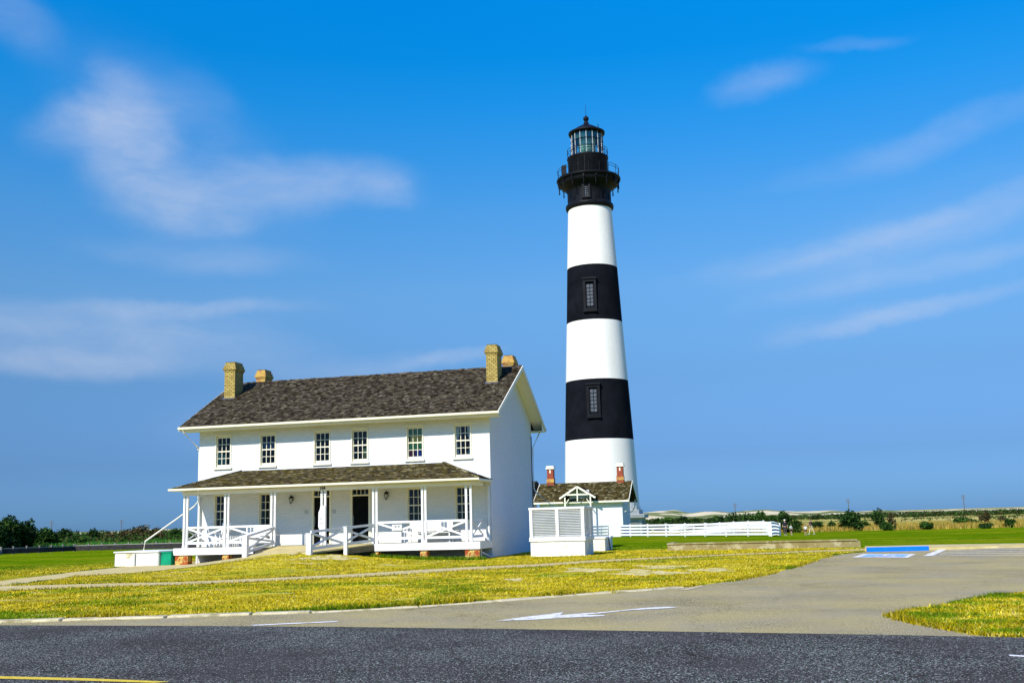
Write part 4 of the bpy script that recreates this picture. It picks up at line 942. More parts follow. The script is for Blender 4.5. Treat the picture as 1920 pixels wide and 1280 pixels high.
# blue parking kerb
bk = G([(1626, 1034.2), (1742, 1031.6)]); a, b = Vector(bk[0]), Vector(bk[1])
mb = MB(); mb.bar(a+Vector((0, .08, .08)), b+Vector((0, .08, .08)), .20, .20); o = mb.build('parking_kerb', BPAINT, origin=tuple((a+b)/2), bevel=.02)
tag(o, 'bright blue painted kerb block at the head of the accessible parking bay', 'kerb')

# ================================================================== lighthouse
LHX, LHY = -5.68, 69.8
def band(prof, m, name, n=96): mb = MB(); mb.lathe(prof, n, (LHX, LHY), cap=False); o = mb.build(name, m, lh, smooth=True); return o
lh = thing('lighthouse', (LHX, LHY, -.8), 'tall round lighthouse with black and white horizontal bands and black lantern', 'lighthouse')
lev = [(-.8, 4.42), (3.08, 4.19), (5.88, 4.06), (10.32, 3.89), (17.05, 3.57), (23.86, 3.22), (30.36, 2.93), (37.6, 2.56)]
def rad(z):
    for (a, ra), (b, rb) in zip(lev, lev[1:]):
        if a <= z <= b: return ra+(rb-ra)*(z-a)/(b-a)
    return lev[-1][1] if z > 30 else lev[0][1]
def seg(z0, z1, k=8): return [(rad(z0+(z1-z0)*i/k), z0+(z1-z0)*i/k) for i in range(k+1)]
band(seg(2.2, 10.32), WHITES, 'white_band'); band(seg(10.32, 17.05), BLACKS, 'black_band'); band(seg(17.05, 23.86), WHITES, 'white_band'); band(seg(23.86, 30.36), BLACKS, 'black_band'); band(seg(30.36, 37.5), WHITES, 'white_band')
# granite foundation, octagonal with steps
mb = MB(); o8 = math.pi/8
mb.lathe([(5.0, -1.0), (5.0, 1.55), (5.35, 1.6), (5.35, 1.95), (5.1, 2.0)], 8, (LHX, LHY), ang0=o8); mb.lathe([(4.7, 2.001), (4.7, 2.45), (4.45, 2.5), (4.45, 2.8), (4.2, 2.85)], 8, (LHX, LHY), ang0=o8)
base = mb.build('foundation', GRAN, lh)
mb = MB()
for k in range(8):
    t = k*math.pi/4; c, s = math.cos(t), math.sin(t); r = 5.0*math.cos(o8)+.02
    for q in (-1, 1): mb.obox((LHX+c*r-s*q*.85, LHY+s*r+c*q*.85, .55), (c*.03, s*.03, 0), (-s*.65, c*.65, 0), (0, 0, .75))
mb.build('foundation_panel', mat('dark_panel_granite', (.22, .24, .20), (.30, .31, .26), 3., .8), lh)
# black top works
band([(rad(37.5)-.02, 37.45), (2.62, 37.46), (2.80, 37.62), (2.84, 37.86), (2.80, 38.05), (2.66, 38.15), (2.60, 38.3)], BLACK, 'collar')
band([(2.50, 38.25), (2.50, 38.45), (2.51, 39.1), (2.57, 39.6), (2.72, 39.95), (3.0, 40.22), (3.35, 40.42), (3.5, 40.6), (3.55, 40.94)], BLACK, 'service_room')
mb = MB()
for k in range(16):
    t = 2*math.pi*(k+.5)/16; c, s = math.cos(t), math.sin(t)
    mb.obox((LHX+c*2.53, LHY+s*2.53, 39.2), (c*.04, s*.04, 0), (-s*.10, c*.10, 0), (0, 0, .75))
mb.build('service_room_pilaster', BLACK, lh)
for k in range(16):
    t = 2*math.pi*k/16; c, s = math.cos(t), math.sin(t); mb = MB()
    pts = [(2.5, 39.3), (2.62, 39.75), (2.85, 40.15), (3.2, 40.42), (3.55, 40.5), (3.70, 40.62), (3.70, 40.95), (2.5, 40.95)]
    h = .09; v = [(LHX+c*r-s*q*h, LHY+s*r+c*q*h, z) for q in (-1, 1) for r, z in pts]; n = len(pts)
    mb.poly(v, [tuple(range(n)), tuple(reversed(range(n, 2*n)))]+[(i, i+n, (i+1) % n+n, (i+1) % n) for i in range(n)])
    bk_ = mb.build('gallery_bracket', BLACK, lh, origin=(LHX+c*3.1, LHY+s*3.1, 40.3))
    mb = MB(); mb.lathe([(.02, 39.72), (.05, 39.85), (.11, 39.98), (.05, 40.08), (.07, 40.2), (.06, 40.55)], 8, (LHX+c*3.55, LHY+s*3.55)); mb.build('pendant', BLACK, bk_)
band([(2.4, 40.94), (3.55, 40.95), (3.74, 41.02), (3.80, 41.12), (3.80, 41.24), (3.70, 41.28), (2.3, 41.29)], BLACK, 'gallery_deck')
def ring(z, r, w, n=64, name='gallery_railing'):
    pass
def railing(z0, r, h, nposts, name, rails):
    mb = MB()
    for k in range(nposts):
        t = 2*math.pi*k/nposts; mb.tube([(LHX+r*math.cos(t), LHY+r*math.sin(t), z0), (LHX+r*math.cos(t), LHY+r*math.sin(t), z0+h)], .028, 6)
    for f in rails:
        mb.tube([(LHX+r*math.cos(2*math.pi*k/64), LHY+r*math.sin(2*math.pi*k/64), z0+h*f) for k in range(65)], .026, 6)
    return mb.build(name, BLACK, lh)
railing(41.29, 3.64, 1.14, 18, 'gallery_railing', (1, .72, .06))
band([(2.32, 41.29), (2.36, 41.34), (2.36, 43.7), (2.46, 43.8), (2.46, 43.94), (2.2, 43.95)], BLACK, 'watch_room')
mb = MB(); mb.box(LHX-3.0, LHX-2.45, LHY-1.0, LHY-.9, 41.3, 43.1); mb.build('watch_room_door', BLACK, lh)
mb = MB()
for k in range(20):
    t = 2*math.pi*k/20; mb.obox((LHX+2.375*math.cos(t), LHY+2.375*math.sin(t), 42.5), (math.cos(t)*.012, math.sin(t)*.012, 0), (-math.sin(t)*.035, math.cos(t)*.035, 0), (0, 0, 1.15))
mb.build('watch_room_seam', BLACK, lh)
railing(43.95, 2.40, 1.0, 16, 'lantern_railing', (1, .62))
# lantern room
ln_ = 16
mb = MB(); mb.lathe([(1.87, 43.95), (1.87, 46.85)], ln_, (LHX, LHY), cap=False, ang0=.12); mb.build('lantern_pane', GLASSL, lh)
mb = MB()
for k in range(ln_):
    t = .12+2*math.pi*k/ln_; c, s = math.cos(t), math.sin(t); mb.obox((LHX+c*1.9, LHY+s*1.9, 45.4), (c*.03, s*.03, 0), (-s*.035, c*.035, 0), (0, 0, 1.45))
mb.build('lantern_mullion', mat('pale_lantern_mullion', (.52, .54, .52), (.4, .42, .42), 3., .5), lh)
mb = MB()
for z in (44.02, 45.0, 45.95): mb.tube([(LHX+1.93*math.cos(2*math.pi*k/48), LHY+1.93*math.sin(2*math.pi*k/48), z) for k in range(49)], .03, 6)
mb.build('lantern_transom', BLACK, lh)
mb = MB(); mb.lathe([(.5, 43.96), (.5, 44.2), (.75, 44.4), (.95, 45.0), (.95, 45.8), (.7, 46.3), (.4, 46.6)], 24, (LHX, LHY)); 
for i in range(14): z = 44.45+i*.14; mb.lathe([(.90+.03*math.sin(i), z), (1.0, z+.04), (.9, z+.08)], 24, (LHX, LHY))
mb.build('lens', mat('green_glass_lens', (.30, .52, .38), (.5, .65, .5), 6., .12, spec=.8), lh, smooth=False)
mb = MB(); mb.lathe([(1.75, 46.1), (1.75, 46.84)], 16, (LHX, LHY), cap=False, ang0=.12); mb.build('lantern_curtain', mat('dark_green_shade', (.03, .08, .06), (.05, .12, .08), 3., .8), lh)
band([(1.8, 46.84), (2.12, 46.9), (2.18, 47.0), (2.18, 47.15), (2.02, 47.2), (1.2, 47.75), (.5, 48.15), (.34, 48.25), (.30, 48.45), (.22, 48.6), (.20, 48.65)], BLACK, 'lantern_roof', 64)
mb = MB(); mb.lathe([(.05, 46.845), (2.1, 46.85)], 48, (LHX, LHY), cap=False); mb.build('lantern_ceiling', BLACK, lh)
mb = MB(); mb.lathe([(.03, 48.6)]+[(.34*math.sin(math.pi*i/10), 48.95-.34*math.cos(math.pi*i/10)) for i in range(1, 10)]+[(.08, 49.28), (.10, 49.34), (.03, 49.42)], 20, (LHX, LHY)); mb.build('vent_ball', BLACK, lh, smooth=True)
mb = MB(); mb.tube([(LHX, LHY, 49.3), (LHX, LHY, 50.7)], .022, 6); mb.tube([(LHX+1.55, LHY-.9, 47.35), (LHX+1.55, LHY-.9, 47.75)], .05, 6); mb.build('lightning_rod', BLACK, lh)
# tower windows
WA = math.atan2(CAM[1]-LHY, CAM[0]-LHX)-R_(6.8)
def lh_window(z0, z1, fz0, fz1, w, fw, ang=WA, hood=True):
    zc = (z0+z1)/2; c, s = math.cos(ang), math.sin(ang); rm = rad(fz0)+.03 if z0 < 37 else 2.62
    ctr = Vector((LHX+c*rm, LHY+s*rm, zc)); n = Vector((c, s, 0)); t = Vector((-s, c, 0)); u = Vector((0, 0, 1))
    mb = MB()
    for q in (-1, 1): mb.obox(ctr+t*q*(fw/2-.13)+u*((fz0+fz1)/2-zc), n*.14, t*.13, u*(fz1-fz0)/2)
    mb.obox(ctr+u*(fz1-zc+.10)+n*.05, n*.22, t*(fw/2+.08), u*.10); mb.obox(ctr+u*(fz0-zc-.10)+n*.05, n*.22, t*(fw/2+.05), u*.10)
    if hood: mb.obox(ctr+u*(fz1-zc-.16), n*.13, t*(fw/2-.262), u*.15); mb.obox(ctr+u*(fz0-zc+.14), n*.13, t*(fw/2-.262), u*.12)
    f = mb.build('window', BLACK, lh, origin=tuple(ctr))
    mb = MB()
    for q in (-1, 1): mb.obox(ctr+t*q*(w/2)-n*.0, n*.06, t*.05, u*(z1-z0)/2)
    mb.obox(ctr, n*.05, t*.03, u*(z1-z0)/2)
    for i in range(1, 6): mb.obox(ctr+u*((z1-z0)*(i/6-.5)), n*.045, t*(w/2-.05), u*.028)
    mb.build('frame', BLACK, f)
    mb = MB(); mb.obox(ctr-n*.02, n*.02, t*(w/2-.02), u*(z1-z0)/2); mb.build('pane', mat('dusty_pane', (.05, .055, .065), (.13, .14, .16), 4., .3, spec=.3), f)
    return f
lh_window(25.4, 27.9, 24.9, 28.5, .80, 1.5); lh_window(13.3, 15.8, 12.8, 16.3, .80, 1.5); lh_window(38.5, 40.0, 38.45, 40.1, .75, .95, hood=False)

# ================================================================== oil house in front of the tower
oil = thing('oil_house', (-3.9, 48, 0), 'small white gabled building with dark shingle roof and arched window before the lighthouse', 'building')
oy0, oy1, ox0, ox1 = 45.5, 50.7, -7.6, -.08; orz, oez = 4.95, 3.2
os_ = (orz-oez)/((oy1+.5-(oy0-.5))/2); ym = (oy0+oy1)/2
mb = MB(); wall_y(mb, ox0, ox1, oy0, oy0+.2, -.3, 3.35, [(-4.75, -3.05, -.1, 2.9)])
for xa, xb in ((ox0, ox0+.2), (ox1-.2, ox1)):
    zt = oez+.5*os_-.12; pr = [(oy0, -.3), (oy1, -.3), (oy1, zt), (ym, orz-.12), (oy0, zt)]
    mb.poly([(xa, y, z) for y, z in pr]+[(xb, y, z) for y, z in pr], [(4, 3, 2, 1, 0), (5, 6, 7, 8, 9), (0, 1, 6, 5), (1, 2, 7, 6), (2, 3, 8, 7), (3, 4, 9, 8)])
mb.box(ox0+.2, ox1-.2, oy1-.2, oy1, -.3, 3.35); mb.build('wall', WALLW, oil)
DKB = [(.11, .085, .03), (.085, .065, .025), (.14, .11, .04), (.07, .055, .025), (.30, .28, .16), (.10, .09, .04)]
mb = MB(); rx0, rx1 = ox0-.45, ox1+.65
for sg_ in (0, 1):
    ye = oy0-.5 if not sg_ else oy1+.5
    v = [(rx0, ye, oez), (rx1, ye, oez), (rx1, ym, orz), (rx0, ym, orz)]; v2 = [(x, y, z-.1) for x, y, z in v]; f = [(0, 1, 2, 3), (7, 6, 5, 4), (0, 4, 5, 1), (1, 5, 6, 2), (3, 7, 4, 0)]
    if sg_: f = [tuple(reversed(q)) for q in f]
    mb.poly(v+v2, f, (.06, .05, .02))
shingles(mb, (rx0, oy0-.52, oez), (rx1, oy0-.52, oez), (rx1, ym, orz), (rx0, ym, orz), .22, .17, DKB, jitter=.05)
shingles(mb, (rx1, oy1+.52, oez), (rx0, oy1+.52, oez), (rx0, ym, orz), (rx1, ym, orz), .4, .3, DKB)
oroof = mb.build('roof', SHING, oil)
mb = MB(); mb.box(rx0, rx1, oy0-.55, oy0-.50, oez-.16, oez-.01); mb.box(rx0, rx1, oy0-.499, oy0-.002, oez-.16, oez-.13); mb.box(rx0, rx1, oy1+.50, oy1+.55, oez-.16, oez-.01)
for xx in (rx1, rx0-.05):
    for sg_ in (0, 1):
        ye = oy0-.52 if not sg_ else oy1+.52
        v = [(xx, ye, oez-.16), (xx, ye, oez+.0), (xx, ym, orz+.02), (xx, ym, orz-.16)]; v += [(x+.05, y, z) for x, y, z in v]
        mb.poly(v, [(0, 1, 2, 3), (7, 6, 5, 4), (0, 4, 5, 1), (1, 5, 6, 2), (2, 6, 7, 3), (3, 7, 4, 0)])
for sg_ in (-1, 1):
    yy = ym+sg_*2.2
    mb.tube([(ox1+.02, yy, 2.1), (ox1+.3, yy, 2.25), (ox1+.5, yy, 2.6), (ox1+.58, yy, oez+.1)], .05, 6)
mb.build('fascia', TRIM, oil)
def ochim(x0, x1, y0, y1):
    mb = MB(); z = 4.4
    mb.box(x0-.04, x1+.04, y0-.04, y1+.04, z, 5.45); mb.box(x0, x1, y0, y1, 5.45, 6.28)
    o = mb.build('chimney', REDB, oroof, origin=((x0+x1)/2, (y0+y1)/2, z))
    return o
for a, b in ((-7.30, -6.70), (-.76, -.20)):
    ochim(a, b, ym-.28, ym+.28)
for a, b in ((-7.30, -6.70), (-.76, -.20)):
    mb = MB(); mb.box(a-.10, b+.10, ym-.38, ym+.38, 6.28, 6.40); mb.box(a-.04, b+.04, ym-.32, ym+.32, 6.40, 6.58); mb.box((a+b)/2-.06, (a+b)/2+.06, ym-.285, ym-.281, 5.9, 6.2); mb.build('chimney_cap', TRIM, oroof)
for a, b in ((-7.30, -6.70), (-.76, -.20)): mb = MB(); mb.box(a-.06, b+.06, ym-.34, ym-.285, 5.05, 5.36); mb.build('chimney_band', ORBRICK, oroof)
# gabled porch bay
gx, gy = -3.88, 44.3
mb = MB()
for s in (-1, 1):
    v = [(gx, gy, 4.52), (gx+s*1.55, gy, 3.55), (gx+s*1.55, 46.6, 3.55), (gx, 47.6, 4.52)]
    v2 = [(x, y, z-.08) for x, y, z in v]; f = [(0, 1, 2, 3), (7, 6, 5, 4), (0, 4, 5, 1), (1, 5, 6, 2)]
    mb.poly(v+v2, f if s < 0 else [tuple(reversed(q)) for q in f], (.07, .06, .025))
    A, B = (gx+s*1.57, gy-.02, 3.56), (gx+s*1.57, 46.6, 3.56)
    if s < 0: A, B = B, A
    Rg = [(gx, gy-.02, 4.53), (gx, 47.5, 4.53)]
    if s < 0: Rg = Rg[::-1]
    shingles(mb, A, B, Rg[1], Rg[0], .25, .17, DKB, jitter=.04)
mb.build('porch_roof', SHING, oil)
mb = MB()
for s in (-1, 1): mb.bar((gx, gy-.03, 4.47), (gx+s*1.62, gy-.03, 3.46), .06, .16)
mb.bar((gx-.98, gy-.0, 3.78), (gx+.98, gy-.0, 3.78), .05, .13); mb.box(gx-.05, gx+.05, gy-.04, gy+.02, 3.2, 4.35)
mb.build('gable_truss', TRIM, oil)
for s in (-1, 1):
    mb = MB(); mb.box(gx+s*1.15-.06, gx+s*1.15+.06, gy+.05, gy+.17, -.1, 3.62); mb.bar((gx+s*1.15, gy+.12, 2.9), (gx+s*.8, gy+.12, 3.4), .06, .07); mb.build('porch_post', TRIM, oil)
mb = MB(); mb.box(gx-.9, gx+.9, 45.3, 45.45, -.2, 4.2); mb.build('bay_wall', WALLW, oil)
# arched window
mb = MB(); n = 12; arc = [(gx+.1+.42*math.cos(math.pi*i/n), 3.02+.46*math.sin(math.pi*i/n)) for i in range(n+1)]
mb.tube([(x, 45.27, z) for x, z in arc], .05, 6); mb.box(gx+.1-.50, gx+.1+.50, 45.20, 45.30, 2.92, 3.02); mb.tube([(gx+.1, 45.27, 3.02), (gx+.1, 45.27, 3.45)], .018, 5); mb.tube([(gx-.28, 45.27, 3.22), (gx+.48, 45.27, 3.22)], .018, 5)
aw = mb.build('arched_window', TRIM, oil)
mb = MB(); mb.poly([(gx+.1, 45.28, 3.02)]+[(x, 45.28, z) for x, z in arc], [tuple([0]+list(range(1, n+2)))]); mb.build('pane', mat('black_pane', (.01, .012, .012), None, rough=.1, spec=.6), aw)
# white entry wing between the gabled building and the keeper's house
wing = thing('rear_wing', (-11, 47.5, 0), 'dark-roofed low building half hidden behind the keepers\' house wall', 'building')
mb = MB(); mb.box(-17, -8.9, 46.5, 50.3, -.3, 3.9); mb.build('wall', WALLW, wing)
mb = MB(); mb.poly([(-17.4, 46, 4.6), (-8.4, 46, 4.6), (-8.4, 48.4, 5.25), (-17.4, 48.4, 5.25), (-17.4, 50.8, 4.6), (-8.4, 50.8, 4.6), (-17.4, 46, 4.45), (-8.4, 46, 4.45), (-8.4, 50.8, 4.45), (-17.4, 50.8, 4.45)], [(0, 1, 2, 3), (3, 2, 5, 4), (0, 6, 7, 1), (1, 7, 8, 5, 2), (4, 5, 8, 9), (6, 9, 8, 7), (0, 3, 4, 9, 6)], (.05, .05, .045)); mb.build('roof', SHING, wing)
mb = MB(); mb.box(-17.2, -8.7, 46.2, 50.6, 3.9, 4.44); mb.build('frieze', mat('dark_grey_frieze', (.10, .11, .11), (.07, .08, .08), 3., .7), wing)

# ================================================================== white rail fence
fence = thing('rail_fence', (6, 39, 0), 'white four-rail wooden fence around the grass in front of the lighthouse', 'fence')
def fence_run(A, B, n, rails=(.16, .42, .68, .94), rw=.15, name='rails', h=1.04, par=None, m=WHITE):
    par = par or fence; A, B = Vector(A), Vector(B); mb = MB()
    for i in range(n):
        a, b = A.lerp(B, i/n), A.lerp(B, (i+1)/n); za, zb = float(H(a.x, a.y)), float(H(b.x, b.y))
        for r in rails: mb.bar((a.x, a.y, za+r), (b.x, b.y, zb+r), .03, rw)
    mb.build(name, m, par)
    for i in range(n+1):
        a = A.lerp(B, i/n); z = float(H(a.x, a.y)); d = (B-A).normalized(); q = Vector((-d.y, d.x, 0)); a = a+q*(.075 if q.y > 0 else -.075)
        mb = MB(); mb.box(a.x-.06, a.x+.06, a.y-.055, a.y+.055, z-.1, z+h); mb.box(a.x-.075, a.x+.075, a.y-.07, a.y+.07, z+h, z+h+.03); mb.build('post', m, par, origin=(a.x, a.y, z))
FC = Vector(gp(1445, 1004.6)); FL = Vector(gp(1150, 1005.6)); FB = Vector((FC.x+.75, FC.y+13.5, 0)); FBL = Vector((FL.x+3.5, FL.y+16, 0))
FC.z = FL.z = 0
fence_run(FC, FL, 8); fence_run(FC, FB, 5); fence_run(FB, FBL, 8)
fence_run(FL, (FL.x-2.2, FL.y-5.5, 0), 3)

# ================================================================== vegetation
def hz(px):
    a, b, c = RT[2], UP[2], FW[2]; return 640+((px-960)*a+F_PX*c)/b
def ztop(px, y, dist): return CAM[2]+(hz(px)-y)/F_PX*dist
LEAF = mat('leaf', (1, 1, 1), (.7, .7, .7), 2., .9, attr=True, spec=.02)
BARK = mat('bark', (.10, .075, .045), (.16, .13, .09), 6., .9, .5, 30)

def leaf_arrays(clumps, n, size, pal, flat=1.0, rng=RNG):
    vol = np.array([c[3]*c[4]*c[5] for c in clumps])**.66; pick = rng.choice(len(clumps), n, p=vol/vol.sum()); C_ = np.array(clumps, float)[pick]
    d = rng.normal(size=(n, 3)); d /= np.linalg.norm(d, axis=1)[:, None]
    r = (rng.random(n)**.42)[:, None]*(1+rng.normal(0, .07, n))[:, None]
    P = C_[:, :3]+d*r*C_[:, 3:6]
    a = rng.normal(size=(n, 3)); a /= np.linalg.norm(a, axis=1)[:, None]; b = np.cross(a, rng.normal(size=(n, 3))); b /= np.linalg.norm(b, axis=1)[:, None]
    s = size*rng.uniform(.55, 1.35, n)[:, None]
    V_ = np.stack([P-a*s, P-b*s*.45, P+a*s, P+b*s*.45], 1).reshape(-1, 3)
    pal = np.array(pal); tone = rng.uniform(.7, 1.3, len(clumps))[pick]
    c = pal[rng.integers(0, len(pal), n)]*tone[:, None]*rng.uniform(.7, 1.3, n)[:, None]
    return V_, np.arange(4*n).reshape(n, 4), c
GREEN_P = [(.03, .085, .012), (.05, .12, .016), (.018, .045, .012), (.05, .11, .02), (.03, .055, .015)]
DARK_P = [(.018, .050, .012), (.032, .075, .016), (.05, .10, .02), (.012, .030, .010)]
BRN_P = [(.12, .09, .035), (.05, .05, .02), (.10, .08, .03), (.035, .045, .018)]
def shrub(name, px, dist, wpx, ytop, pal, lab, cat, group=None, n=1500, size=.16, trunk=True, zb=None, squat=0.):
    g = at_dist(px, dist); m_ = dist/F_PX; w = wpx*m_; zt = ztop(px, ytop, dist); h = zt-g.z
    t = thing(name, tuple(g), lab, cat, group)
    k = max(5, int(w*2.2)+4); cl = []
    for i in range(k):
        a = random.uniform(0, 6.283); rr = random.uniform(0, .34)*w; hh = random.uniform(.30, .74) if i else .66
        edge = 1-(rr/(.5*w))**2*.45; rx = random.uniform(.20, .30)*w
        cl.append((g.x+rr*math.cos(a), g.y+rr*math.sin(a), g.z+h*(hh*edge), rx, rx, h*random.uniform(.20, .28)))
    for i in range(max(3, k//2)):
        a = random.uniform(0, 6.283); rr = random.uniform(.1, .38)*w; cl.append((g.x+rr*math.cos(a), g.y+rr*math.sin(a), g.z+h*.22, .2*w, .2*w, h*.20))
    v, q, c = leaf_arrays(cl, n, size, pal); v[:, 2] = np.maximum(v[:, 2], g.z+.02)
    o = big_mesh('crown', v-np.array(g), q, c, LEAF); o.parent = t; ORI[o.name] = Vector(g)
    mb = MB(); r = max(.05, .03*h)
    mb.tube([g+Vector((0, 0, -.1)), g+Vector((.03*h, 0, .25*h)), g+Vector((.0, .02*h, .55*h))], r, 7, r2=r*.5)
    for i in range(5):
        a = i*1.257+random.random(); mb.tube([g+Vector((0, 0, .15*h+.05*i*h)), g+Vector((.12*w*math.cos(a), .12*w*math.sin(a), .42*h)), g+Vector((.25*w*math.cos(a), .25*w*math.sin(a), .62*h))], r*.5, 5, r2=r*.15)
    mb.build('trunk', BARK, t)
    return t
RB = [('shrub', 1595, 156, 50, 954, DARK_P, 'biggest round dark green bush on the right edge of the lawn', 'bush', 3200, .20),
      ('shrub', 1560, 158, 18, 974, GREEN_P, 'small green bush just left of the biggest round dark bush', 'bush', 800, .16),
      ('tree', 1648, 158, 30, 950, DARK_P, 'tall thin-trunked dark tree right of the biggest round bush', 'tree', 1700, .18),
      ('shrub', 1671, 159, 16, 958, BRN_P, 'brownish half-bare bush touching the right side of the thin-trunked tree', 'bush', 500, .16),
      ('shrub', 1662, 153, 26, 973, GREEN_P, 'low green bush at the foot of the thin-trunked tree', 'bush', 1100, .16),
      ('shrub', 1625, 160, 14, 972, GREEN_P, 'narrow green bush between the biggest round bush and the thin-trunked tree', 'bush', 500, .16),
      ('shrub', 1738, 153, 24, 972, GREEN_P, 'lone small green bush in the reeds above the blue kerb', 'bush', 900, .16),
      ('shrub', 1808, 160, 42, 963, GREEN_P, 'wide bright green bush left of the brown one near the right edge', 'bush', 1900, .18),
      ('shrub', 1847, 163, 22, 957, BRN_P, 'tall brown half-bare bush near the right edge of the view', 'bush', 900, .16),
      ('shrub', 1847, 152, 26, 976, DARK_P, 'low dark green bush in front of the tall brown bush', 'bush', 1000, .16),
      ('shrub', 1878, 162, 18, 965, BRN_P, 'brown twiggy bush between the tall brown bush and the rightmost green bush', 'bush', 600, .16),
      ('shrub', 1896, 156, 24, 966, GREEN_P, 'rightmost green bush at the edge of the view', 'bush', 1100, .16),
      ('shrub', 1527, 158, 28, 972, DARK_P, 'round dark bush just right of the walking adult', 'bush', 1100, .16),
      ('tree', 1468, 152, 34, 955, DARK_P, 'tall dark tree behind the adult in the white cap', 'tree', 2200, .18),
      ('shrub', 1490, 150, 26, 968, GREEN_P, 'green bush right behind the child in the white shirt', 'bush', 1200, .16),
      ('shrub', 1452, 155, 20, 966, DARK_P, 'dark bush touching the fence corner', 'bush', 900, .16)]
for nm, px, d, w, yt, pal, lab, cat, n, sz in RB:
    shrub(nm, px, d-9, w, yt, pal, lab, cat, 'bushes along the edge of the right lawn', n, sz)
HB_ = [(1212, 972, 20), (1232, 968, 24), (1255, 964, 28), (1280, 964, 28), (1304, 968, 26), (1328, 966, 28), (1350, 962, 28), (1372, 957, 32), (1398, 956, 36), (1424, 955, 34), (1446, 963, 26)]
nm_ = ['first, lowest shrub of the row next to the tower foot', 'second shrub of the row behind the white fence, counted from the tower', 'third shrub of the row behind the white fence, counted from the tower', 'fourth shrub of the row behind the white fence, counted from the tower', 'fifth, low shrub of the row behind the fence, at a dip in the row', 'sixth shrub of the row behind the white fence, just past the dip', 'seventh shrub of the row, left of the three tallest', 'leftmost of the three tallest dark shrubs behind the fence', 'middle one of the three tallest dark shrubs behind the fence', 'rightmost of the three tallest dark shrubs behind the fence', 'last shrub of the row behind the right corner of the fence']
for (px, yt, w), lb in zip(HB_, nm_):
    shrub('shrub', px, 172+random.uniform(-5, 5), w*1.25, yt, random.choice([DARK_P, DARK_P, GREEN_P]), lb, 'bush', 'row of shrubs behind the white fence', 1500, .2)
LB = [(18, 106, 70, 966, DARK_P, 'largest dark thicket tree at the left edge of the view', 5200, .17), (52, 108, 44, 973, DARK_P, 'dark bush against the right flank of the large thicket at the left edge', 2600, .16),
      (-12, 104, 60, 968, DARK_P, 'dark bush cut by the left edge of the view', 3000, .17), (84, 112, 40, 991, GREEN_P, 'mid green bush right of the dark thicket', 1800, .15), (122, 150, 34, 989, DARK_P, 'small domed dark bush under the left power pole', 1300, .18),
      (150, 118, 40, 1000, GREEN_P, 'low spreading green bush behind the dark rail fence', 1600, .15), (177, 140, 24, 991, DARK_P, 'upright dark bush between the two left power poles', 1000, .17), (208, 150, 30, 994, BRN_P, 'low brown bush left of the twiggy brown tree', 900, .17),
      (236, 142, 36, 990, BRN_P, 'brown scrubby bush under the second power pole', 1200, .16), (264, 132, 34, 980, BRN_P, 'taller twiggy brown tree left of the cistern pipe', 1300, .15), (292, 140, 32, 988, BRN_P, 'brown bush just right of the twiggy brown tree', 1100, .16), (330, 150, 34, 990, GREEN_P, 'olive bush seen through the slanting cistern pipe', 1100, .17), (362, 150, 24, 992, GREEN_P, 'olive bush seen through the left end of the porch', 700, .17)]
for px, d, w, yt, pal, lab, n, sz in LB:
    if px > 80: w *= 1.25; n = int(n*1.6); yt -= 1.5
    shrub('tree' if yt < 982 else 'shrub', px, d, w, yt, pal, lab, 'tree' if yt < 982 else 'bush', 'bushes beyond the left lawn', n, sz)

def vn(x, y, s, seed=0):
    """value noise 0..1"""
    r = np.random.default_rng(seed).random((257, 257)); u = x/s+1000; v = y/s+1000; i = np.floor(u).astype(int); j = np.floor(v).astype(int); fu = u-i; fv = v-j
    fu = fu*fu*(3-2*fu); fv = fv*fv*(3-2*fv); i %= 256; j %= 256
    return (r[i, j]*(1-fu)+r[i+1, j]*fu)*(1-fv)+(r[i, j+1]*(1-fu)+r[i+1, j+1]*fu)*fv

def blades(name, x, y, z, h, w, col, lean=.35, m=None, kind='stuff', label=None, cat=None, rng=RNG):
    n = len(x); a = rng.random(n)*6.283; l = rng.normal(0, lean, (n, 2))*h[:, None]; dx = np.cos(a)*w/2; dy = np.sin(a)*w/2
    V_ = np.stack([np.stack([x-dx, y-dy, z], 1), np.stack([x+dx, y+dy, z], 1), np.stack([x+l[:, 0], y+l[:, 1], z+h], 1)], 1).reshape(-1, 3)
    o = big_mesh(name, V_, np.arange(3*n).reshape(n, 3), col, m or LEAF); tag(o, label, cat, kind=kind); return o
def polar(n, px0, px1, d0, d1, rng=RNG):
    px = rng.uniform(px0, px1, n); d = rng.uniform(d0, d1, n)
    a = np.arctan2(*(np.array([FW+RT*(p-960)/F_PX-UP*(970-640)/F_PX for p in (px0, px1)])[:, :2].T)); 
    t = a[0]+(a[1]-a[0])*(px-px0)/(px1-px0); return CAM[0]+np.sin(t)*d, CAM[1]+np.cos(t)*d, px
# reeds and tall grass along the lawn edges
x, y, px = polar(26000, 1455, 1980, 145.5, 154); z = H(x, y); g = vn(x, y, 2.2, 3); keep = g > .30; x, y, z, g = x[keep], y[keep], z[keep], g[keep]; n = len(x)
P_ = np.array([(.46, .34, .06), (.55, .42, .12), (.36, .27, .04), (.20, .22, .03), (.42, .26, .04)])
blades('sparse_reeds', *(lambda X_: (X_[0], X_[1], H(X_[0], X_[1]), RNG.uniform(.3, .9, 9000), np.full(9000, .10), P_[RNG.integers(0, 5, 9000)]*RNG.uniform(.6, 1.2, 9000)[:, None]))(polar(9000, 1455, 1980, 156, 190)), .12, label='thinner golden reeds scattered behind the reed band on the right', cat='reeds')
blades('tall_reeds', x, y, z, RNG.uniform(.35, 1.0, n)*(.35+g*.9), np.full(n, .10), P_[RNG.integers(0, 5, n)]*RNG.uniform(.7, 1.25, n)[:, None], .12, label='band of golden reeds along the edge of the right lawn', cat='reeds')
x, y, px = polar(18000, 58, 380, 107, 116); z = H(x, y); n = len(x)
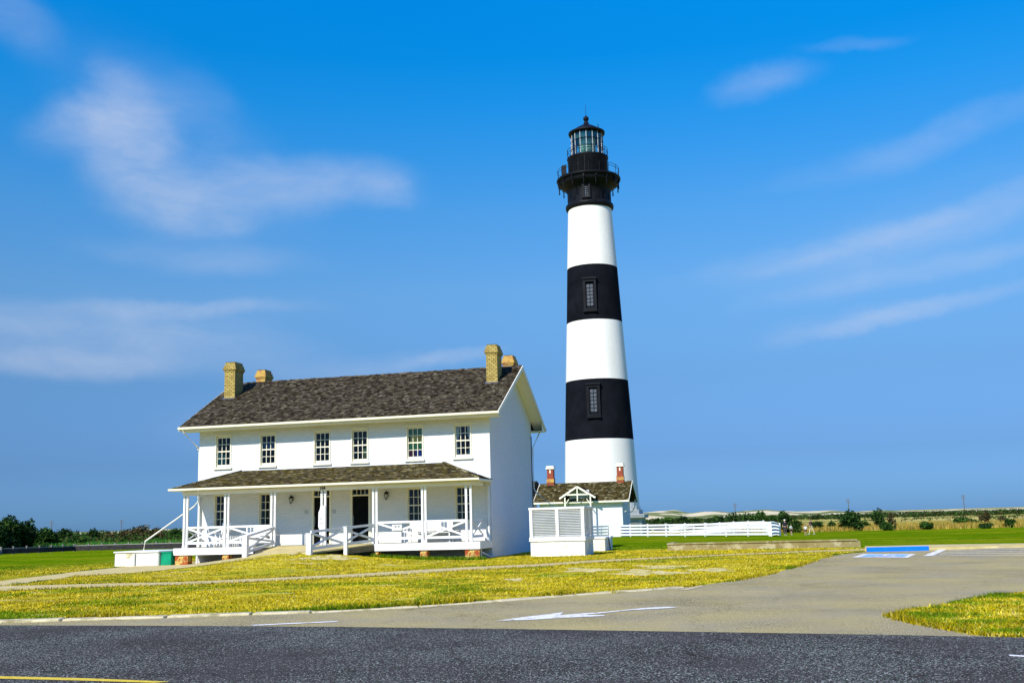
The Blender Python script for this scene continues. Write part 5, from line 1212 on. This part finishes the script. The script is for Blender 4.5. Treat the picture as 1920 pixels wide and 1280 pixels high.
P_ = np.array([(.02, .22, .03), (.04, .30, .04), (.03, .14, .02), (.10, .28, .04), (.24, .28, .05)])
blades('green_reeds', x, y, z, RNG.uniform(.4, 1.0, n)*(.5+.6*vn(x, y, 2.5, 5)), np.full(n, .08), P_[RNG.integers(0, 5, n)]*RNG.uniform(.6, 1.2, n)[:, None], .12, label='bright green reed bed behind the dark rail fence on the left', cat='reeds')
# far scrub belts (nobody could count the bushes)
def belt(name, px0, px1, d0, d1, n, h0, h1, size, pal, lab, gap=.35, seed=4):
    k = 420; px = RNG.uniform(px0, px1, k); cl = []
    for p in px:
        d = random.uniform(d0, d1); g = at_dist(p, d)
        if float(vn(np.array([g.x]), np.array([g.y]), 30., seed)[0]) < gap: continue
        h = random.uniform(h0, h1); cl.append((g.x, g.y, g.z+h*.45, h*random.uniform(1., 2.6), h*1.2, h*.55))
    v, q, c = leaf_arrays(cl, n, size, pal); v[:, 2] = np.maximum(v[:, 2], -.88); o = big_mesh(name, v, q, c, LEAF); tag(o, lab, 'scrub', kind='stuff')
belt('far_scrub', 1150, 2000, 380, 470, 26000, 1.1, 2.0, .4, DARK_P+GREEN_P+BRN_P, 'dark belt of far scrub below the sand dunes', .16)
belt('marsh_scrub', 1180, 2000, 200, 330, 1500, .3, .7, .25, GREEN_P+BRN_P, 'scattered low scrub in the golden marsh', .68, 9)
belt('near_scrub', 40, 400, 117, 150, 12000, .7, 1.5, .16, GREEN_P+GREEN_P+BRN_P, 'mixed green and brown scrub behind the left reed bed', .52, 12)
belt('far_scrub', -60, 420, 280, 420, 14000, 1.8, 3.4, .4, DARK_P+GREEN_P, 'far belt of dark trees on the left horizon', .25, 6)
# sand dunes on the horizon
prof = [(-400, 1009), (-60, 1001), (0, 997), (100, 998.5), (150, 997), (200, 995.5), (300, 992), (345, 990.5), (600, 980), (900, 972), (1100, 966), (1195, 963), (1210, 960.5), (1235, 957.5), (1265, 956.5), (1290, 961.5), (1298, 962), (1320, 959), (1345, 957.5), (1370, 960), (1400, 958), (1440, 956), (1480, 957.5), (1520, 958.5), (1560, 957), (1600, 958), (1650, 956), (1700, 957), (1760, 955.5), (1800, 953.8), (1850, 952.5), (1920, 951.3), (2000, 950), (2400, 940)]
pp = np.array(prof); cols_ = np.arange(-400, 2400, 6.0); DD = 640.; rows = np.linspace(-1, 1, 17); Vd = []
for p_ in cols_:
    top = max(.6, ztop(p_, np.interp(p_, pp[:, 0], pp[:, 1]), DD)+.9)
    for r_ in rows:
        g = at_dist(p_, DD+r_*90, 0); hgt = top*(math.cos(r_*math.pi/2)**1.3)*(1+.12*math.sin(p_*.05+r_*5)) if abs(r_) > .01 else top
        Vd.append((g.x, g.y, -1.0+hgt))
nr = len(rows); Qd = np.array([(i*nr+j, (i+1)*nr+j, (i+1)*nr+j+1, i*nr+j+1) for i in range(len(cols_)-1) for j in range(nr-1)])
SAND = mat('dune_sand', (.66, .58, .36), (.58, .50, .28), .02, .95, c3=(.14, .17, .05), s3=.035, t3=(.46, .54), spec=.05)
dn = big_mesh('dunes', np.array(Vd), Qd, None, SAND); tag(dn, kind='structure')
for p in dn.data.polygons: p.use_smooth = True
for px, yt, lab in ((97.5, 978.7, 'leftmost thin power pole above the far dark trees'), (228, 976, 'thin power pole above the brown scrub left of the house'), (1379.4, 944, 'thin power pole above the tallest shrubs behind the fence'), (1592.7, 936.7, 'thin power pole above the biggest round bush'), (1810, 930, 'tallest thin power pole near the right edge of the view')):
    d = 480; g = at_dist(px, d); zt = ztop(px, yt, d); t = thing('power_pole', tuple(g), lab, 'power pole', 'distant power poles')
    mb = MB(); mb.tube([g, Vector((g.x, g.y, zt))], .17, 6, r2=.12); mb.build('pole', BARK, t)
    mb = MB(); 
    for k in (.35, 1.3): mb.box(g.x-.9, g.x+.9, g.y-.08, g.y+.08, zt-k-.1, zt-k+.08)
    mb.build('crossarm', BARK, t)
# dark split-rail fence on the left
DARKBACK = mat('dark_backing_tone', (.02, .018, .018), (.045, .04, .04), 3., .9, .4, 20)  # tone for the darkness behind the left fence
LWOOD = mat('pale_weathered_rail', (.30, .27, .24), (.20, .18, .16), 3., .9)
lf = thing('split_rail_fence', tuple(gp(170, 1031.5)), 'long low dark weathered rail fence across the far side of the left lawn', 'fence')
pts = [gp(-40, 1041.5), gp(0, 1039.3), gp(75, 1036), gp(140, 1032.8), gp(240, 1030), gp(345, 1027.6), gp(392, 1026.5)]
for i in range(len(pts)-1):
    a, b = pts[i], pts[i+1]; n = max(1, int(round((b-a).length/1.35)))
    fence_run(a, b, n, rails=(.50,), rw=.07, h=.62, par=lf, m=LWOOD)
    mb = MB(); mb.bar((a.x, a.y, float(H(a.x, a.y))+.24), (b.x, b.y, float(H(b.x, b.y))+.24), .03, .40); mb.build('dark_backing', DARKBACK, lf)  # dark strip added to stand in for the darkness behind the fence

# ------------------------------------------------------------------ grass blades on the near lawns (nobody could count them)
def inpoly(x, y, poly):
    c = np.zeros(len(x), bool); j = len(poly)-1
    for i in range(len(poly)):
        xi, yi = poly[i][:2]; xj, yj = poly[j][:2]
        t = ((yi > y) != (yj > y)) & (x < (xj-xi)*(y-yi)/(yj-yi+1e-12)+xi); c ^= t; j = i
    return c
pa = [tuple(p) for p in PA[0]]+[tuple(p) for p in PA[1][::-1]]; pb = [tuple(p) for p in PB[0]]+[tuple(p) for p in PB[1][::-1]]
N = 820000
px = RNG.uniform(-30, 1950, N); dist = 14.6+(62-14.6)*RNG.random(N)**1.1
t0 = np.arctan2(*pix_dir(-30, 970)[:2]); t1 = np.arctan2(*pix_dir(1950, 970)[:2]); t = t0+(t1-t0)*(px+30)/1980
x = CAM[0]+np.sin(t)*dist; y = CAM[1]+np.cos(t)*dist
lawn = [(-60, -28.0), (-20, -29.2)]+[p[:2] for p in lawn_edge]+[(16.3, 4.5), (7.9, 4.5), (7.5, 12), (40, 12), (40, 20), (-60, 20)]
ok = inpoly(x, y, lawn) & ~inpoly(x, y, pa) & ~inpoly(x, y, pb)
ok &= ~((x > -15.2) & (x < .05) & (y > -2.2) & (y < 9)) & ~((x > 1.7) & (x < 4.4) & (y > 0) & (y < 2.6)) & ~((x > -18.2) & (x < -15.2) & (y > -2.5) & (y < .2)) & ~((x > 3.1) & (x < 4.35) & (y > 6.3) & (y < 9.1))
rp = [PL0[:2], PR0[:2], PR1[:2], PL1[:2]]; ok &= ~inpoly(x, y, rp)
for pg in SP: ok &= ~inpoly(x, y, pg) | (RNG.random(len(x)) < .12)
ki = inpoly(x, y, ISL)
bare = vn(x*.4, y, .45, 21)*.6+vn(x*.4, y, 1.3, 22)*.4
ok &= (bare < .70)
ok |= ki
ki &= inpoly(x, y, ISL); x, y, dist, ki, bare = x[ok], y[ok], dist[ok], ki[ok], bare[ok]; n = len(x)
wob = (vn(x*.6, y*1.5, 3.0, 31)-.5)*6.5
gm = np.maximum(ss(-x+wob, 16.5, 26), ss(y-np.clip((17-x)*.8, 0, 4.5)+wob*.5, 1.8, 4.2))
gm = np.maximum(gm, .75*ss(vn(x, y, 1.6, 33), .62, .85)); edge = np.where((y < -20) & ~ki, ss(vn(x, y, 2.6, 35), .45, .7)*ss(-y, 26.0, 28.0), 0); gm = np.maximum(gm, edge)
gm = np.where(ki, ss(vn(x*.7, y*1.3, .6, 36)*.6+vn(x, y, .22, 37)*.4, .30, .62), gm)
# greener blades in the strip along the porch front
gm = np.maximum(gm, .8*((y > -3.2) & (y < -2.0) & (x > -15) & (x < 2)))
Yp = np.array([(.56, .43, .006), (.64, .50, .018), (.46, .35, .004), (.66, .55, .10), (.22, .22, .004), (.16, .15, .004)]); Gp = np.array([(.10, .20, .004), (.15, .25, .006), (.05, .12, .004), (.22, .29, .010)])
cy = Yp[RNG.integers(0, 6, n)]; cg = Gp[RNG.integers(0, 4, n)]; pick = RNG.random(n)[:, None] < gm[:, None]
col = np.where(pick, cg, cy)*RNG.uniform(.65, 1.25, n)[:, None]*(.9+.55*vn(x, y, .5, 41))[:, None]
h = RNG.uniform(.015, .058, n)*(.35+1.0*vn(x, y, .7, 42)); w = .007+dist*.00055
far = (dist > 38) & (gm > .5); h[far] *= .6
z = H(x, y)+np.where(ki, .02, 0)-.003
blades('lawn_grass', x, y, z, h, w, col, .8, label='short yellow and green grass of the lawns', cat='grass')
def edge_tufts(name, line, dens_, lab, spread=.06, hmax=.10):
    L_ = [Vector((p[0], p[1], 0)) for p in line]; xs_, ys_ = [], []
    for a, b in zip(L_, L_[1:]):
        k = int((b-a).length*dens_); f = RNG.random(k); xs_.append(a.x+(b.x-a.x)*f); ys_.append(a.y+(b.y-a.y)*f)
    x = np.concatenate(xs_)+RNG.normal(0, spread, sum(len(q) for q in xs_)); y = np.concatenate(ys_)+RNG.normal(0, spread, len(x)); d_ = vn(x, y, .8, 61); kk = d_ > .35; x, y, d_ = x[kk], y[kk], d_[kk]; k = len(x)
    gg = RNG.random(k) < ss(vn(x, y, 2.1, 62), .35, .65)
    blades(name, x, y, H(x, y), RNG.uniform(.02, hmax, k)*d_*1.5, np.full(k, .02), np.where(gg[:, None], Gp[RNG.integers(0, 4, k)], Yp[RNG.integers(0, 6, k)])*RNG.uniform(.45, 1.1, k)[:, None], .45, label=lab, cat='grass')
edge_tufts('drive_edge_grass', lawn_edge[9:], 260, 'ragged grass growing over the curved edge of the driveway')
edge_tufts('verge_edge_grass', ISL[-4:]+ISL[:4], 420, 'ragged grass along the pointed edge of the right-hand verge')
edge_tufts('far_path_edge_grass', [tuple(p)[:2] for p in PA[0]], 120, 'grass tufts along the far edge of the path by the cistern')
edge_tufts('near_path_edge_grass', [tuple(p)[:2] for p in PA[1]], 120, 'grass tufts along the near edge of the path by the ramp')
# tufts along kerb and path edges
k = 9000; i = RNG.integers(0, len(PB[0])-1, k); side_ = RNG.integers(0, 2, k); A_ = np.array([tuple(p) for p in PB[0]]); B_ = np.array([tuple(p) for p in PB[1]])
base_ = np.where(side_[:, None] == 0, A_[i], B_[i]); nxt = np.where(side_[:, None] == 0, A_[i+1], B_[i+1]); f = RNG.random(k)[:, None]
q = base_+(nxt-base_)*f; x = q[:, 0]+RNG.normal(0, .05, k); y = q[:, 1]+RNG.normal(0, .06, k)
blades('path_edge_grass', x, y, H(x, y), RNG.uniform(.03, .10, k), np.full(k, .03), Yp[RNG.integers(0, 6, k)]*RNG.uniform(.5, 1.1, k)[:, None], .4, label='grass tufts growing over the edges of the near path', cat='grass')
k = 16000; s_i = RNG.random(k); pts_ = [kpt(cum[-1]*v_) for v_ in np.linspace(0, .99999, 400)]; P_ = np.array([tuple(p) for p in pts_]); idx = (s_i*398).astype(int); q = P_[idx]+(P_[idx+1]-P_[idx])*RNG.random(k)[:, None]
x = q[:, 0]+RNG.normal(0, .05, k); y = q[:, 1]+.26+np.abs(RNG.normal(0, .10, k)); dens = vn(x, y, 1.1, 51); kk = dens > .42; x, y, dens = x[kk], y[kk], dens[kk]; k = len(x)
gg = RNG.random(k) < ss(vn(x, y, 2.6, 35), .3, .6)
blades('kerb_grass', x, y-.1*(dens > .7), H(x, y), RNG.uniform(.05, .15, k)*dens*1.6, np.full(k, .022), np.where(gg[:, None], Gp[RNG.integers(0, 4, k)], Yp[RNG.integers(0, 6, k)])*RNG.uniform(.5, 1.2, k)[:, None], .35, label='longer grass tufts hanging over the kerb', cat='grass')
# longer grass in the shade under the porch
k = 7000; x = RNG.uniform(-14.5, .3, k); y = -2.2-np.abs(RNG.normal(0, .25, k)); kk = ~inpoly(x, y, rp) & (x > -12.5) & ~((x > -10.4) & (x < -6.6)); x, y = x[kk], y[kk]; k = len(x)
blades('porch_edge_grass', x, y, H(x, y), RNG.uniform(.05, .22, k), np.full(k, .03), Gp[RNG.integers(0, 4, k)]*RNG.uniform(.6, 1.3, k)[:, None], .25, label='longer green grass along the foot of the porch', cat='grass')

# ================================================================== people
SKIN = mat('skin', (.50, .30, .20), (.45, .26, .17), 6., .6)
def skinned(name, joints, edges, m, parent, loc, rz=0, sub=2):
    """one continuous surface grown round a skeleton; joints = {name: (x, y, z, rx, ry)}"""
    ks = list(joints); me = bpy.data.meshes.new(name); me.from_pydata([joints[k][:3] for k in ks], [(ks.index(a), ks.index(b)) for a, b in edges], [])
    o = bpy.data.objects.new(name, me); COL.objects.link(o); me.materials.append(m)
    sk = o.modifiers.new('skin', 'SKIN'); 
    for i, k in enumerate(ks):
        sv = me.skin_vertices[0].data[i]; sv.radius = (joints[k][3], joints[k][4] if len(joints[k]) > 4 else joints[k][3]); sv.use_root = (i == 0)
    ssf = o.modifiers.new('sub', 'SUBSURF'); ssf.levels = sub; ssf.render_levels = sub
    dg = bpy.context.evaluated_depsgraph_get(); em = bpy.data.meshes.new_from_object(o.evaluated_get(dg)); bpy.data.objects.remove(o)
    em.materials.clear(); em.materials.append(m); o = bpy.data.objects.new(name, em); COL.objects.link(o)
    for p in em.polygons: p.use_smooth = True
    o.parent = parent; return o
def person(px, dist, S, rz, lab, shirt, legs, hat=None, hair=(.05, .035, .02), shorts=False, pose='stand', arms=None, group=None):
    g = at_dist(px, dist); t = thing('person', tuple(g), lab, 'person', group or 'visitors on the lawn'); t.rotation_euler = (0, 0, rz); s = S/1.75
    st = {'stand': (.02, -.02), 'walk': (.24, -.26)}[pose]
    J = dict(pelvis=(0, 0, .95, .13, .10), waist=(0, 0, 1.08, .125, .095), chest=(0, -.01, 1.30, .16, .11), neckb=(0, -.01, 1.46, .07, .06), neck=(0, -.015, 1.53, .052, .052), skull=(0, -.02, 1.64, .078, .092), top=(0, -.01, 1.70, .06, .07))
    E_ = [('pelvis', 'waist'), ('waist', 'chest'), ('chest', 'neckb'), ('neckb', 'neck'), ('neck', 'skull'), ('skull', 'top')]
    arms = arms or ((.10, .05), (-.05, .05))
    for sx, nme in ((-1, 'l'), (1, 'r')):
        f = st[0] if sx < 0 else st[1]; ay, ax = arms[0] if sx < 0 else arms[1]
        J[nme+'hip'] = (sx*.095, 0, .88, .095); J[nme+'knee'] = (sx*.10, -f*.55, .50, .06); J[nme+'ank'] = (sx*.10, -f+(.06 if f < -.1 else 0), .09, .038); J[nme+'toe'] = (sx*.11, -f-.13, .035, .035)
        J[nme+'sh'] = (sx*.175, -.01, 1.41, .055); J[nme+'elb'] = (sx*(.21+ax), -ay*.5, 1.15, .042); J[nme+'wr'] = (sx*(.20+ax*1.4), -ay-.06, .92+abs(ay)*.6, .027); J[nme+'palm'] = (sx*(.20+ax*1.4), -ay-.09, .86+abs(ay)*.65, .032, .018)
        E_ += [('pelvis', nme+'hip'), (nme+'hip', nme+'knee'), (nme+'knee', nme+'ank'), (nme+'ank', nme+'toe'), ('neckb', nme+'sh'), (nme+'sh', nme+'elb'), (nme+'elb', nme+'wr'), (nme+'wr', nme+'palm')]
        px_, py_, pz_ = J[nme+'palm'][:3]
        for q, (dy, ln) in enumerate(((-.03, .07), (-.01, .085), (.01, .08), (.03, .06))):
            J[nme+'f%d' % q] = (px_, py_+dy, pz_-.05, .009); J[nme+'g%d' % q] = (px_-sx*.01, py_+dy*1.1, pz_-.05-ln*.6, .008); E_ += [(nme+'palm', nme+'f%d' % q), (nme+'f%d' % q, nme+'g%d' % q)]
        J[nme+'th'] = (px_, py_-.055, pz_-.02, .010); E_.append((nme+'palm', nme+'th'))
    sc = lambda D_: {k: tuple(q*s for q in v) for k, v in D_.items()}
    body = skinned('body', sc(J), E_, SKIN, t, None)
    if True:
        mb = MB(); mb.obox((0, -.115*s, 1.625*s), (.012*s, 0, 0), (0, .02*s, 0), (0, 0, .02*s)); 
        q = mb.build('nose', SKIN); q.parent = t
    def grow(keys, add, only=None): return {k: J[k][:3]+tuple(r+add for r in (J[k][3:] if len(J[k]) == 5 else (J[k][3], J[k][3]))) for k in keys}
    SJ = grow(['pelvis', 'waist', 'chest', 'neckb', 'lsh', 'rsh', 'lelb', 'relb'], .02)
    skinned('shirt', sc(SJ), [('pelvis', 'waist'), ('waist', 'chest'), ('chest', 'neckb'), ('neckb', 'lsh'), ('neckb', 'rsh'), ('lsh', 'lelb'), ('rsh', 'relb')], mat('shirt_%d' % int(shirt[0]*999+shirt[2]*99), shirt, tuple(c*.8 for c in shirt), 6., .9), t, None)
    lk = ['pelvis', 'lhip', 'lknee', 'rhip', 'rknee']+([] if shorts else ['lank', 'rank'])
    if shorts: 
        for k in ('lknee', 'rknee'):
            a = J[k]; b = J[k[0]+'hip']; J[k+'s'] = tuple(a[i]*.7+b[i]*.3 for i in range(3))+(.075,)
        lk = ['pelvis', 'lhip', 'lknees', 'rhip', 'rknees']
    TJ = grow(lk, .018); TE = [('pelvis', 'lhip'), ('pelvis', 'rhip'), ('lhip', lk[2]), ('rhip', lk[4])]+([] if shorts else [('lknee', 'lank'), ('rknee', 'rank')])
    skinned('trousers' if not shorts else 'shorts', sc(TJ), TE, mat('cloth_%d' % int(legs[0]*999+legs[2]*99), legs, tuple(c*.8 for c in legs), 6., .9), t, None)
    mb = MB(); prof = [(.088, 1.60), (.100, 1.66), (.095, 1.71), (.06, 1.755), (.01, 1.77)] if not hat else [(.100, 1.645), (.104, 1.68), (.095, 1.74), (.06, 1.775), (.01, 1.785)]
    mb.lathe([(r*s, z*s) for r, z in prof], 14, (0, .0))
    if hat: mb.obox((0, -.13*s, 1.655*s), (.07*s, 0, 0), (0, .06*s, -.01*s), (0, 0, .006*s))
    q = mb.build('cap' if hat else 'hair', mat('hat_%d' % int(hat[0]*99), hat) if hat else mat('dark_hair', hair), smooth=True); q.parent = t
    mb = MB()
    for nme in 'lr':
        a = J[nme+'ank']; b = J[nme+'toe']; mb.obox(((a[0]+b[0])/2*s, ((a[1]+b[1])/2+.01)*s, .04*s), (.045*s, 0, 0), (0, .13*s, 0), (0, 0, .04*s))
    q = mb.build('shoes', mat('shoe', (.45, .42, .36), (.3, .28, .25)), ); q.parent = t
    return t
person(1470.5, 128, 1.80, R_(10), 'adult in dark top, grey trousers and white cap standing on the lawn', (.018, .020, .035), (.07, .06, .06), hat=(.8, .8, .76))
person(1481.8, 129, 1.22, R_(40), 'child in pale shirt and black shorts beside the adult in the white cap', (.62, .68, .60), (.02, .02, .02), hair=(.12, .07, .03), shorts=True, arms=((.1, .22), (-.05, .1)))
person(1508.8, 125, 1.15, R_(170), 'small child in white shirt and black shorts walking behind the others', (.72, .74, .76), (.015, .015, .02), shorts=True, pose='walk')
person(1519.5, 129, 1.78, R_(-70), 'adult in dark top with white bundle and cream trousers striding on the lawn', (.035, .02, .03), (.62, .55, .30), pose='walk', arms=((.35, .02), (.30, .02)))
